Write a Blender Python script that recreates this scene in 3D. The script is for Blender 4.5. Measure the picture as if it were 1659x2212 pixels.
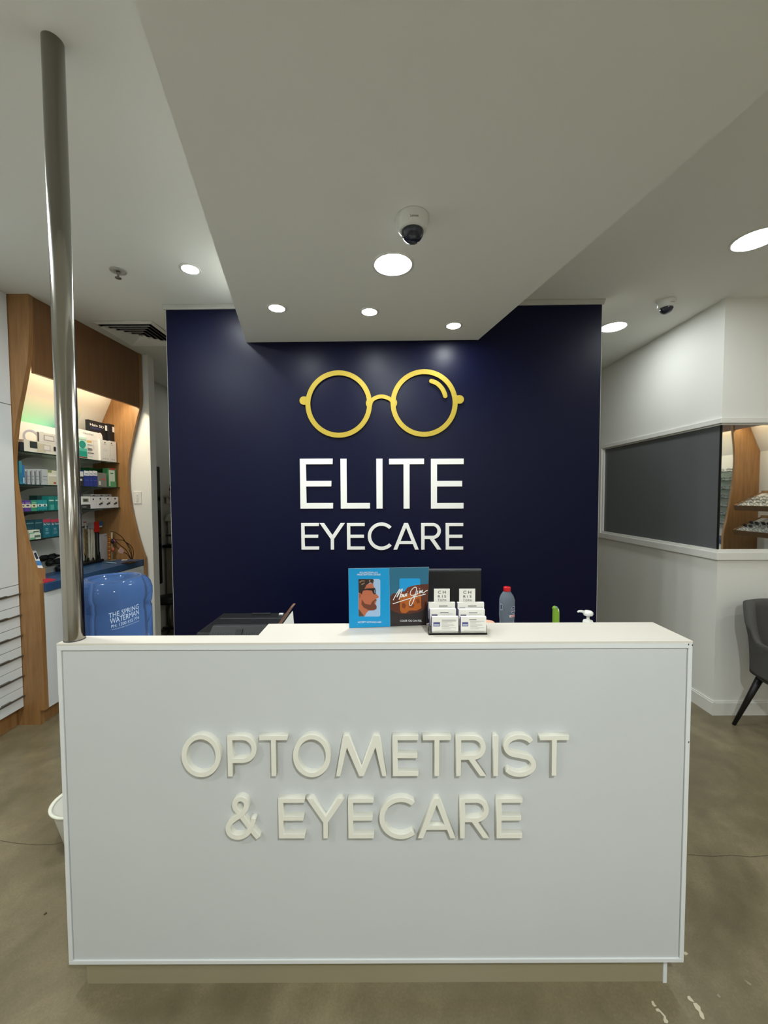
import bpy, bmesh, math, random
from mathutils import Vector, Matrix
random.seed(7)
for o in list(bpy.data.objects): bpy.data.objects.remove(o, do_unlink=True)
SC = bpy.context.scene
COL = SC.collection

# ------------------------------------------------------------------ camera
F_PX, PITCH, YAW, ROLL, CAM_H = 850.0, 0.041, -0.0002, 0.0041, 1.55
fw = Vector((math.sin(YAW)*math.cos(PITCH), math.cos(YAW)*math.cos(PITCH), -math.sin(PITCH)))
rt = Vector((math.cos(YAW), -math.sin(YAW), 0))
up = rt.cross(fw)
rt, up = (math.cos(ROLL)*rt - math.sin(ROLL)*up), (math.cos(ROLL)*up + math.sin(ROLL)*rt)
EYE = Vector((0, 0, CAM_H))
cam_data = bpy.data.cameras.new('camera'); cam = bpy.data.objects.new('camera', cam_data); COL.objects.link(cam)
cam.matrix_world = Matrix(((rt.x, up.x, -fw.x, EYE.x), (rt.y, up.y, -fw.y, EYE.y), (rt.z, up.z, -fw.z, EYE.z), (0, 0, 0, 1)))
cam_data.sensor_fit = 'AUTO'; cam_data.sensor_width = 36.0; cam_data.lens = F_PX/2212*36.0
cam_data.clip_start = 0.02
SC.camera = cam

# ------------------------------------------------------------------ world, exposure, lamps
W = bpy.data.worlds.new('world'); SC.world = W; W.use_nodes = True
W.node_tree.nodes['Background'].inputs[0].default_value = (0.9, 0.93, 1.0, 1)
W.node_tree.nodes['Background'].inputs[1].default_value = 0.05
SC.view_settings.view_transform = 'Standard'; SC.view_settings.look = 'None'
SC.view_settings.gamma = 1.0; SC.view_settings.use_curve_mapping = False
SC.view_settings.exposure = 0.30
LAMP_RGB = (244, 251, 250)
POWER_BIG, POWER_SMALL, POWER_SHOP = 11.0, 3.0, 10.0

# ------------------------------------------------------------------ key dimensions
ZC = 2.8755                    # ceiling
ZB = 2.62                      # underside of the bulkhead
DY, DL, DR, DT, DB = 1.1661, -0.9874, 0.9269, 1.1101, 0.0949      # desk
WL, WR = Vector((-1.5121, 2.7924, 0)), Vector((1.4926, 2.7403, 0))  # navy wall ends
CX, CY = 2.3128, 2.7151        # partition corner at right
FAS = 2.3754                   # fascia underside

# ------------------------------------------------------------------ helpers
def ray(px, py):
    return (fw*F_PX + rt*(px-829.5) - up*(py-1106)).normalized()
def PP(px, py, o, n):
    d = ray(px, py); o = Vector(o); n = Vector(n)
    return EYE + d*((o-EYE).dot(n)/d.dot(n))
def PX(px, py, X): return PP(px, py, (X, 0, 0), (1, 0, 0))
def PY(px, py, Y): return PP(px, py, (0, Y, 0), (0, 1, 0))
def PZ(px, py, Z): return PP(px, py, (0, 0, Z), (0, 0, 1))

def lin(c):
    return tuple(((v/255.0)/12.92 if v/255.0 <= 0.04045 else ((v/255.0+0.055)/1.055)**2.4) for v in c) + (1.0,)
MATS = {}
def mat(name, col=(200, 200, 200), rough=0.5, metal=0.0, spec=0.5, trans=0.0, ior=1.45, noise=None, bump=0.0, bscale=40.0, emit=0.0, alpha=1.0, coat=0.0):
    if name in MATS: return MATS[name]
    m = bpy.data.materials.new(name); m.use_nodes = True; nt = m.node_tree; b = nt.nodes['Principled BSDF']
    b.inputs['Base Color'].default_value = lin(col); b.inputs['Roughness'].default_value = rough
    b.inputs['Metallic'].default_value = metal; b.inputs['Specular IOR Level'].default_value = spec
    b.inputs['Transmission Weight'].default_value = trans; b.inputs['IOR'].default_value = ior
    b.inputs['Alpha'].default_value = alpha; b.inputs['Coat Weight'].default_value = coat
    if emit:
        b.inputs['Emission Color'].default_value = lin(col); b.inputs['Emission Strength'].default_value = emit
    if noise or bump:
        tc = nt.nodes.new('ShaderNodeTexCoord'); nz = nt.nodes.new('ShaderNodeTexNoise')
        nz.inputs['Scale'].default_value = bscale; nz.inputs['Detail'].default_value = 4
        nt.links.new(tc.outputs['Object'], nz.inputs['Vector'])
        if noise:
            r = nt.nodes.new('ShaderNodeValToRGB'); r.color_ramp.elements[0].position = .3; r.color_ramp.elements[1].position = .7
            r.color_ramp.elements[0].color = lin(col); r.color_ramp.elements[1].color = lin(noise)
            nt.links.new(nz.outputs['Fac'], r.inputs['Fac']); nt.links.new(r.outputs['Color'], b.inputs['Base Color'])
        if bump:
            bp = nt.nodes.new('ShaderNodeBump'); bp.inputs['Strength'].default_value = bump; bp.inputs['Distance'].default_value = .004
            nt.links.new(nz.outputs['Fac'], bp.inputs['Height']); nt.links.new(bp.outputs['Normal'], b.inputs['Normal'])
    MATS[name] = m
    return m
def flat(col, rough=0.55):
    return mat('print_%d_%d_%d_%d' % (col[0], col[1], col[2], int(rough*100)), col, rough)

def wood_mat(name, c1, c2, rough=0.38):
    m = bpy.data.materials.new(name); m.use_nodes = True; nt = m.node_tree; b = nt.nodes['Principled BSDF']
    tc = nt.nodes.new('ShaderNodeTexCoord'); mp = nt.nodes.new('ShaderNodeMapping'); mp.inputs['Scale'].default_value = (14, 14, 0.9)
    n1 = nt.nodes.new('ShaderNodeTexNoise'); n1.inputs['Scale'].default_value = 3.2; n1.inputs['Detail'].default_value = 6; n1.inputs['Roughness'].default_value = .6
    n2 = nt.nodes.new('ShaderNodeTexNoise'); n2.inputs['Scale'].default_value = 16; n2.inputs['Detail'].default_value = 3
    mx = nt.nodes.new('ShaderNodeMath'); mx.operation = 'MULTIPLY_ADD'; mx.inputs[1].default_value = .35
    r = nt.nodes.new('ShaderNodeValToRGB'); r.color_ramp.elements[0].position = .45; r.color_ramp.elements[1].position = .85
    r.color_ramp.elements[0].color = lin(c1); r.color_ramp.elements[1].color = lin(c2)
    nt.links.new(tc.outputs['Object'], mp.inputs['Vector'])
    for n in (n1, n2): nt.links.new(mp.outputs['Vector'], n.inputs['Vector'])
    nt.links.new(n2.outputs['Fac'], mx.inputs[0]); nt.links.new(n1.outputs['Fac'], mx.inputs[2])
    nt.links.new(mx.outputs[0], r.inputs['Fac']); nt.links.new(r.outputs['Color'], b.inputs['Base Color'])
    b.inputs['Roughness'].default_value = rough
    return m

def floor_mat():
    m = bpy.data.materials.new('polished_concrete'); m.use_nodes = True; nt = m.node_tree; b = nt.nodes['Principled BSDF']
    tc = nt.nodes.new('ShaderNodeTexCoord')
    def nz(s, d, ro, vec=None, dist=0):
        n = nt.nodes.new('ShaderNodeTexNoise'); n.inputs['Scale'].default_value = s; n.inputs['Detail'].default_value = d
        n.inputs['Roughness'].default_value = ro; n.inputs['Distortion'].default_value = dist
        nt.links.new(vec or tc.outputs['Object'], n.inputs['Vector']); return n
    a = nz(1.7, 7, .62, dist=.6); c = nz(9, 5, .6); d = nz(140, 2, .5)
    ma = nt.nodes.new('ShaderNodeMath'); ma.operation = 'MULTIPLY_ADD'; ma.inputs[1].default_value = .35
    nt.links.new(c.outputs['Fac'], ma.inputs[0]); nt.links.new(a.outputs['Fac'], ma.inputs[2])
    mb = nt.nodes.new('ShaderNodeMath'); mb.operation = 'MULTIPLY_ADD'; mb.inputs[1].default_value = .22
    nt.links.new(d.outputs['Fac'], mb.inputs[0]); nt.links.new(ma.outputs[0], mb.inputs[2])
    r = nt.nodes.new('ShaderNodeValToRGB'); e = r.color_ramp.elements
    e[0].position = .52; e[0].color = lin((94, 86, 65)); e[1].position = 1.05; e[1].color = lin((146, 135, 106))
    k = e.new(.78); k.color = lin((121, 110, 85))
    nt.links.new(mb.outputs[0], r.inputs['Fac']); nt.links.new(r.outputs['Color'], b.inputs['Base Color'])
    rr = nt.nodes.new('ShaderNodeMapRange'); rr.inputs['To Min'].default_value = .22; rr.inputs['To Max'].default_value = .42
    nt.links.new(a.outputs['Fac'], rr.inputs['Value']); nt.links.new(rr.outputs['Result'], b.inputs['Roughness'])
    bp = nt.nodes.new('ShaderNodeBump'); bp.inputs['Strength'].default_value = .06; bp.inputs['Distance'].default_value = .004
    nt.links.new(d.outputs['Fac'], bp.inputs['Height']); nt.links.new(bp.outputs['Normal'], b.inputs['Normal'])
    return m

class MB:
    def __init__(s): s.v = []; s.f = []; s.sm = []
    def add(s, vs, fs, smooth=False):
        k = len(s.v); s.v += [tuple(v) for v in vs]
        for f in fs: s.f.append(tuple(i+k for i in f)); s.sm.append(smooth)
        return s
    def box(s, x0, x1, y0, y1, z0, z1):
        return s.add([(x0,y0,z0),(x1,y0,z0),(x1,y1,z0),(x0,y1,z0),(x0,y0,z1),(x1,y0,z1),(x1,y1,z1),(x0,y1,z1)],
                     [(0,3,2,1),(4,5,6,7),(0,1,5,4),(1,2,6,5),(2,3,7,6),(3,0,4,7)])
    def prism(s, pts, off):
        """polygon (list of 3D points, ccw seen against -off) extruded by vector off"""
        n = len(pts); off = Vector(off); a = [Vector(p) for p in pts]; b = [p+off for p in a]
        return s.add(a+b, [tuple(range(n))[::-1], tuple(range(n, 2*n))] + [(i, (i+1) % n, (i+1) % n+n, i+n) for i in range(n)])
    def poly(s, pts): return s.add(pts, [tuple(range(len(pts)))])
    def lathe(s, prof, c=(0,0,0), n=32, smooth=True, axis='z', ring=False):
        vs = []; fs = []; m = len(prof)
        for i in range(n):
            t = 2*math.pi*i/n
            for r, z in prof:
                p = (r*math.cos(t), r*math.sin(t), z)
                if axis == 'y': p = (p[0], p[2], p[1])
                vs.append((c[0]+p[0], c[1]+p[1], c[2]+p[2]))
        for i in range(n):
            j = (i+1) % n
            for k in range(m-1): fs.append((i*m+k, j*m+k, j*m+k+1, i*m+k+1))
        if ring:
            for i in range(n): j = (i+1) % n; fs.append((i*m+m-1, j*m+m-1, j*m, i*m))
        if not ring and prof[0][0] > 1e-6: fs.append(tuple(i*m for i in range(n))[::-1])
        if not ring and prof[-1][0] > 1e-6: fs.append(tuple(i*m+m-1 for i in range(n)))
        return s.add(vs, fs, smooth)
    def tube(s, pts, r, n=8, smooth=True):
        pts = [Vector(p) for p in pts]; rs = r if isinstance(r, (list, tuple)) else [r]*len(pts)
        vs = []; fs = []; ref = None
        for i, p in enumerate(pts):
            t = (pts[min(i+1, len(pts)-1)] - pts[max(i-1, 0)]).normalized()
            if ref is None:
                ref = t.cross(Vector((0,0,1)));
                if ref.length < 1e-3: ref = t.cross(Vector((1,0,0)))
            a = (ref - t*ref.dot(t)).normalized(); ref = a; b = t.cross(a)
            for k in range(n):
                w = 2*math.pi*k/n; vs.append(p + (a*math.cos(w)+b*math.sin(w))*rs[i])
        for i in range(len(pts)-1):
            for k in range(n):
                q = (k+1) % n; fs.append((i*n+k, i*n+q, (i+1)*n+q, (i+1)*n+k))
        fs.append(tuple(range(n))[::-1]); fs.append(tuple(range((len(pts)-1)*n, len(pts)*n)))
        return s.add(vs, fs, smooth)
    def build(s, name, m, parent=None, bevel=0.0, origin=None):
        me = bpy.data.meshes.new(name); o0 = Vector(origin) if origin is not None else Vector((0,0,0))
        if parent is not None and origin is None: o0 = Vector(parent.get('_o', (0,0,0)))
        me.from_pydata([tuple(Vector(v)-o0) for v in s.v], [], s.f)
        for p, q in zip(me.polygons, s.sm): p.use_smooth = q
        bm = bmesh.new(); bm.from_mesh(me); bmesh.ops.recalc_face_normals(bm, faces=bm.faces)
        bm.to_mesh(me); bm.free(); me.materials.append(m)
        o = bpy.data.objects.new(name, me); COL.objects.link(o); o.location = o0
        if parent is not None:
            o.parent = parent; o.location = o0 - Vector(parent.get('_o', (0,0,0)))
            o['_o'] = tuple(o0)
        else: o['_o'] = tuple(o0)
        if bevel:
            b = o.modifiers.new('bevel', 'BEVEL'); b.width = bevel; b.segments = 2; b.limit_method = 'ANGLE'
        return o
def mbox(*a): return MB().box(*a)
def tag(o, label=None, cat=None, group=None, kind=None):
    if label: o['label'] = label
    if cat: o['category'] = cat
    if group: o['group'] = group
    if kind: o['kind'] = kind
    return o
def thing(name, loc, label, cat, group=None):
    o = bpy.data.objects.new(name, None); COL.objects.link(o); o.location = Vector(loc); o['_o'] = tuple(loc); o.empty_display_size = .05
    return tag(o, label, cat, group)
def struct(name, mb, m, parent=None, bevel=0):
    o = mb.build(name, m, parent, bevel)
    if parent is None: o['kind'] = 'structure'
    return o
def text_on(name, txt, P0, U, V, w, h, m, parent, lift=.0006, thick=0.0, fit=True):
    """flat lettering: lower-left P0, unit axes U,V, box w x h"""
    c = bpy.data.curves.new('t', 'FONT'); c.body = txt; c.resolution_u = 3; c.align_x = 'CENTER'; c.space_line = .9
    t = bpy.data.objects.new('t', c); COL.objects.link(t); bpy.context.view_layer.update()
    me = bpy.data.meshes.new_from_object(t.evaluated_get(bpy.context.evaluated_depsgraph_get()))
    bpy.data.objects.remove(t, do_unlink=True)
    xs = [v.co.x for v in me.vertices]; ys = [v.co.y for v in me.vertices]
    x0, x1, y0, y1 = min(xs), max(xs), min(ys), max(ys); U = Vector(U); V = Vector(V); N = U.cross(V).normalized(); P0 = Vector(P0)
    o0 = Vector(parent.get('_o', (0,0,0)))
    for v in me.vertices:
        v.co = P0 + U*((v.co.x-x0)/(x1-x0)*w) + V*((v.co.y-y0)/(y1-y0)*h) + N*lift - o0
    me.materials.clear(); me.materials.append(m)
    o = bpy.data.objects.new(name, me); COL.objects.link(o); o.parent = parent
    return o

# ------------------------------------------------------------------ materials
M_WHITE = mat('white_paint', (236, 235, 229), .6, bump=.05, bscale=180)
M_CEIL = mat('ceiling_paint', (240, 240, 234), .75, bump=.05, bscale=150)
M_NAVY = mat('navy_paint', (4, 7, 40), .40, spec=.24, bump=.06, bscale=150)
M_TRIM = mat('white_gloss_trim', (232, 230, 224), .35)
M_COVE = mat('grey_cornice', (190, 190, 184), .6)
M_LAM = mat('white_laminate', (226, 228, 228), .42, noise=(221, 224, 225), bscale=3)
M_PANEL = mat('grey_white_panel', (206, 209, 210), .45, noise=(203, 206, 207), bscale=3)
M_LAMTOP = mat('white_solid_top', (224, 217, 206), .3)
M_LETTER = mat('cream_letter', (236, 234, 222), .5)
M_GOLD = mat('brushed_gold', (174, 150, 48), .5, metal=.3, noise=(186, 162, 62), bscale=260)
M_SIGN = mat('white_sign_acrylic', (242, 240, 234), .4)
M_STEEL = mat('stainless_steel', (166, 161, 152), .17, metal=1.0)
def steel_streaks():
    nt = M_STEEL.node_tree; b = nt.nodes['Principled BSDF']
    tc = nt.nodes.new('ShaderNodeTexCoord'); mp = nt.nodes.new('ShaderNodeMapping'); mp.inputs['Scale'].default_value = (150, 150, .12)
    nz = nt.nodes.new('ShaderNodeTexNoise'); nz.inputs['Scale'].default_value = 1.0; nz.inputs['Detail'].default_value = 3
    bp = nt.nodes.new('ShaderNodeBump'); bp.inputs['Strength'].default_value = .35; bp.inputs['Distance'].default_value = .0012
    nt.links.new(tc.outputs['Object'], mp.inputs['Vector']); nt.links.new(mp.outputs['Vector'], nz.inputs['Vector'])
    nt.links.new(nz.outputs['Fac'], bp.inputs['Height']); nt.links.new(bp.outputs['Normal'], b.inputs['Normal'])
steel_streaks()
M_DKSTEEL = mat('grey_bar', (120, 116, 108), .35, metal=.7)
M_BLACK = mat('black_plastic', (16, 16, 17), .42)
M_BLACKR = mat('black_ribbed', (38, 39, 40), .5)
M_RUB = mat('grey_matt', (70, 70, 70), .6)
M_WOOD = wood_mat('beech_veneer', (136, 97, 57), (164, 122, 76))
M_WOODSHADE = wood_mat('beech_shaded', (118, 82, 51), (132, 93, 60), .33)  # same beech, darkened to carry the low light on the fascia
M_WDARK = wood_mat('dark_tray_wood', (74, 52, 28), (92, 64, 36))
M_BLUE = mat('blue_laminate', (42, 74, 112), .35, noise=(47, 80, 120), bscale=30)
M_GLASS = mat('shelf_glass', (190, 215, 205), .05, trans=.85, ior=1.45)
M_GEDGE = mat('glass_edge', (20, 40, 34), .15)
M_FLOOR = floor_mat()
M_MIRROR = mat('mirror_silver', (225, 228, 226), .02, metal=1.0)
M_GREYGLASS = mat('grey_backed_glass', (96, 98, 100), .06, spec=.4)
M_TUBE = mat('strip_lamp', (255, 240, 205), .5, emit=7.0)
M_FABRIC = mat('grey_fabric', (82, 80, 78), .9, spec=.15, noise=(91, 89, 87), bscale=220, bump=.15)
M_ACRYL = mat('clear_acrylic', (250, 252, 252), .03, trans=1.0, ior=1.06)
M_CARD = mat('white_card', (236, 233, 226), .5)
M_CARDB = mat('violet_card_edges', (92, 84, 128), .6)
M_CARDB2 = M_CARD
M_KICK = mat('grey_kick', (158, 150, 122), .34, metal=.1)
M_DUCTSHADE = mat('duct_shade', (14, 14, 14), .9)

# ------------------------------------------------------------------ room shell
floor = struct('floor', mbox(-3.0, 5.2, -3.6, 6.2, -.1, 0), M_FLOOR)
struct('ceiling', mbox(-3.0, 5.2, -3.6, 6.2, ZC, ZC+.12), M_CEIL)
# skewed bulkhead hanging below the ceiling
bl, br = PZ(532, 740, ZB), PZ(1032, 735, ZB)
sl = .222
tw = lambda p, yy: (p.x + sl*(p.y-yy), yy)
pl = [(bl.x, WL.y-.012), (br.x, WL.y-.032)]
q = [tw(bl, -3.5), tw(br, -3.5)]
struct('ceiling_bulkhead', MB().prism([(q[0][0], q[0][1], ZB), (q[1][0], q[1][1], ZB), (br.x, WL.y-.030, ZB), (bl.x, WL.y-.006, ZB)], (0, 0, ZC-ZB)), M_CEIL)
# walls behind, left, right, rear
struct('wall_rear', mbox(-3.0, 5.2, -3.6, -3.5, 0, ZC), M_WHITE)
struct('wall_back', mbox(-3.0, 5.2, 6.1, 6.2, 0, ZC), M_WHITE)
struct('wall_left', mbox(-3.0, -2.88, -3.5, 6.1, 0, ZC), M_WHITE)
struct('wall_right', mbox(4.88, 5.2, -3.5, 6.1, 0, ZC), M_WHITE)
# navy wall: body with white ends, navy skin, cornice
wd = (WR-WL).normalized(); wn = Vector((wd.y, -wd.x, 0))     # wn points to the camera
def wp(s, d, z): return WL + wd*s + wn*d + Vector((0, 0, z))
WLEN = (WR-WL).length
def wbox(s0, s1, d0, d1, z0, z1):
    return MB().add([wp(s0,d1,z0), wp(s1,d1,z0), wp(s1,d0,z0), wp(s0,d0,z0), wp(s0,d1,z1), wp(s1,d1,z1), wp(s1,d0,z1), wp(s0,d0,z1)],
                    [(0,3,2,1),(4,5,6,7),(0,1,5,4),(1,2,6,5),(2,3,7,6),(3,0,4,7)])
struct('wall_front', wbox(-.004, WLEN+.004, -.12, -.004, 0, ZC), M_WHITE)
struct('wall_navy', wbox(0, WLEN, -.004, 0, 0, ZC-.028), M_NAVY)
bs0, bs1 = (bl-WL).dot(wd), (br-WL).dot(wd)
def cove(s0, s1, nm):
    struct(nm, MB().add([wp(s0,0,ZC-.028), wp(s0,.010,ZC-.028), wp(s0,.012,ZC-.018), wp(s0,.022,ZC-.006), wp(s0,.026,ZC-.002), wp(s0,0,ZC-.002),
                         wp(s1,0,ZC-.028), wp(s1,.010,ZC-.028), wp(s1,.012,ZC-.018), wp(s1,.022,ZC-.006), wp(s1,.026,ZC-.002), wp(s1,0,ZC-.002)],
                        [(0,1,2,3,4,5), (6,7,8,9,10,11)] + [(i,(i+1)%6,(i+1)%6+6,i+6) for i in range(6)]), M_COVE)
cove(-.012, bs0+.004, 'trim_1'); cove(bs1-.004, WLEN+.012, 'trim_2')
# partition on the right: lower wall, upper wall, backing, trims
GZ0, GZ1, GY1 = 1.168, 2.03, 4.17
T = .12
def Lshape(mb, o, z0, z1, y_end=6.1):   # L-shaped wall band, o = outward offset
    return mb.prism([(CX-o, CY-o, z0), (4.88, CY-o, z0), (4.88, CY+T, z0), (CX+T, CY+T, z0), (CX+T, y_end, z0), (CX-o, y_end, z0)], (0, 0, z1-z0))
struct('wall_right_lower', Lshape(MB(), 0, 0, 1.10), M_WHITE)
struct('wall_right_upper', Lshape(MB(), 0, 2.066, ZC), M_WHITE)
struct('wall_right_middle', MB().box(CX+.045, CX+T, CY+.045, 6.1, 1.10, 2.066).box(CX+T, 4.88, CY+.045, CY+T, 1.10, 2.066).box(CX, CX+.045, GY1+.07, 6.1, 1.10, 2.066), M_WHITE)
struct('trim_3', Lshape(MB(), .022, 1.098, 1.150, GY1+.06), M_TRIM, bevel=.003)
struct('trim_4', Lshape(MB(), .006, 1.150, GZ0, GY1+.04), M_TRIM, bevel=.002)
struct('trim_5', Lshape(MB(), .016, 2.036, 2.072, GY1+.06), M_TRIM, bevel=.003)
struct('trim_6', Lshape(MB(), .0, GZ1-.004, 2.036, GY1+.04), M_TRIM, bevel=.002)
struct('trim_7', MB().box(CX-.020, CX+.04, GY1, GY1+.065, 1.150, 2.036).box(CX-.006, CX+.04, GY1-.02, GY1, GZ0, GZ1), M_TRIM, bevel=.003)
def base_seg(nm, x0, x1, y0, y1): struct(nm, mbox(x0, x1, y0, y1, 0, .088).box(x0+(.006 if x1-x0 < .05 else 0), x1, y0+(.006 if y1-y0 < .05 else 0), y1, .088, .098), M_TRIM)
base_seg('baseboard_right', CX-.014, CX, CY-.014, 6.1)
base_seg('baseboard_front', CX, 4.48, CY-.014, CY)
# corner glass: grey-backed pane on the corridor side, mirror facing the shop
gp = mbox(CX+.012, CX+.020, CY+.018, GY1-.018, GZ0-.005, GZ1).build('glass_panel', M_GREYGLASS)
tag(gp, 'dark grey glass panel in the corridor side of the white partition', 'glass panel')
mt_ = thing('wall_mirror', (3.4, CY+.012, GZ0), 'mirror panel facing the shop, reflecting timber frame displays', 'mirror')
mbox(CX+.014, 4.47, CY+.010, CY+.018, GZ0-.005, GZ1).build('mirror_pane', M_MIRROR, mt_)
mbox(CX+.008, CX+.014, CY+.008, CY+.022, GZ0-.005, GZ1).build('edge_strip', M_BLACK, mt_)
# stub wall and back room at the left
struct('wall_stub', mbox(-2.88, -2.205, 3.735, 3.83, 0, ZC), M_WHITE)
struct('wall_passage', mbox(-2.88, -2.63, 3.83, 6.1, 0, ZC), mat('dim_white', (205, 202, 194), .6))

# floor marks
def floor_poly(name, px, m):
    MB().poly([PZ(x, y, .0008) for x, y in px]).build(name, m, floor)
M_CHIP = mat('pale_patch', (206, 198, 172), .5); M_CRACK = mat('crack_line', (70, 62, 48), .8)
S5 = lambda pts: [(1380+x/5.946, 2000+y/5.946) for x, y in pts]
floor_poly('paint_patch', S5([(620,905),(650,898),(690,945),(715,985),(690,975),(660,965),(630,940)]), M_CHIP)
floor_poly('paint_patch', S5([(695,990),(740,990),(790,1040),(795,1085),(830,1130),(845,1200),(820,1200),(785,1160),(770,1100),(725,1060)]), M_CHIP)
floor_poly('paint_patch', S5([(160,965),(185,965),(205,1005),(230,1030),(200,1040),(170,1010)]), M_CHIP)
floor_poly('paint_patch', S5([(215,1065),(250,1058),(300,1110),(345,1160),(350,1190),(380,1225),(370,1255),(330,1245),(315,1210),(320,1165),(270,1105),(225,1095)]), M_CHIP)
floor_poly('paint_patch', S5([(1000,890),(1020,870),(1055,915),(1030,920)]), mat('faint_patch', (160, 148, 126), .5))
floor_poly('paint_patch', S5([(1350,685),(1440,740),(1445,770),(1400,745),(1360,700)]), mat('faint_patch', (160, 148, 126), .5))
floor_poly('paint_patch', S5([(580,330),(610,335),(635,360),(605,378),(580,365)]), M_CHIP)
for a in ([(0,1816),(40,1822),(80,1825),(118,1824),(136,1819)], [(1486,1846),(1540,1850),(1580,1847),(1620,1851),(1659,1848),(1700,1846)]):
    pts = [PZ(x, y, .0006) for x, y in a]
    mb = MB()
    for p, r in zip(pts[:-1], pts[1:]):
        d = (r-p).normalized(); n = Vector((-d.y, d.x, 0))*.0010; mb.poly([p-n, r-n, r+n, p+n])
    mb.build('floor_crack', M_CRACK, floor)
c = PZ(98, 1974, .0005); MB().lathe([(0, .002), (.004, .0015), (.005, 0)], c, 10).build('floor_speck', M_CRACK, floor)

# ------------------------------------------------------------------ reception desk
desk = thing('reception_desk', (0, DY, 0), 'white reception desk with raised OPTOMETRIST & EYECARE lettering on the front', 'desk')
f = .0125
fy0, fy1 = DY, DY+.03
mbox(DL, DR, fy0, fy1, DB, DB+f).build('frame_rail', M_LAM, desk, .001)
mbox(DL, DL+f, fy0, fy1, DB+f, DT-.022).build('frame_stile', M_LAM, desk, .001)
mbox(DR-f, DR, fy0, fy1, DB+f, DT-.022).build('frame_stile', M_LAM, desk, .001)
mbox(DL, DR, fy0, fy1, DT-.022, DT-.0062).build('frame_rail', M_LAM, desk, .001)
mbox(DL+f+.002, DR-f-.002, DY+.004, DY+.03, DB+f, DT-.0245).build('front_panel', M_PANEL, desk)
# stepped top: narrow ledge at the left, deep shelf at the right
LB, RB, LX = 1.231, 1.343, -.40
MB().prism([(DL,DY,DT-.006),(DR,DY,DT-.006),(DR,RB,DT-.006),(LX,RB,DT-.006),(LX,LB,DT-.006),(DL,LB,DT-.006)], (0,0,.006)).build('top_shelf', M_LAMTOP, desk)
MB().prism([(DL+.002,DY+.03,DT-.03),(DR-.002,DY+.03,DT-.03),(DR-.002,RB-.003,DT-.03),(LX+.003,RB-.003,DT-.03),(LX+.003,LB-.003,DT-.03),(DL+.002,LB-.003,DT-.03)], (0,0,.024)).build('shelf_core', M_LAM, desk)
WT = .895
mbox(-.928, DR-.004, DY+.056, 1.80, WT-.03, WT).build('worktop', M_LAM, desk)
mbox(-.928, -.905, DY+.056, 1.80, .09, WT-.031).build('side_panel', M_LAM, desk)
mbox(DR-.028, DR-.003, DY+.056, 1.80, .09, WT-.031).build('side_panel', M_LAM, desk)
mbox(DL+.004, DR-.004, DY+.031, DY+.055, .09, DT-.031).build('back_board', M_LAM, desk)
mbox(DL+.035, .880, 1.192, 1.21, 0, .0948).build('kick_board', M_KICK, desk)
mbox(.8805, .892, 1.188, 1.76, 0, .0895).build('kick_side', M_LAM, desk)
mbox(-.92, -.905, 1.212, 1.76, 0, .0895).build('kick_side', M_KICK, desk)
for xx, zz in ((DR-.0125, DT-.009), (DR-.001, DT-.011), (DR-.004, .80)):
    mbox(xx-.002, xx+.0012, DY-.0004, DY+.001, zz-.004, zz+.001).build('chip', M_RUB, desk)

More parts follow.
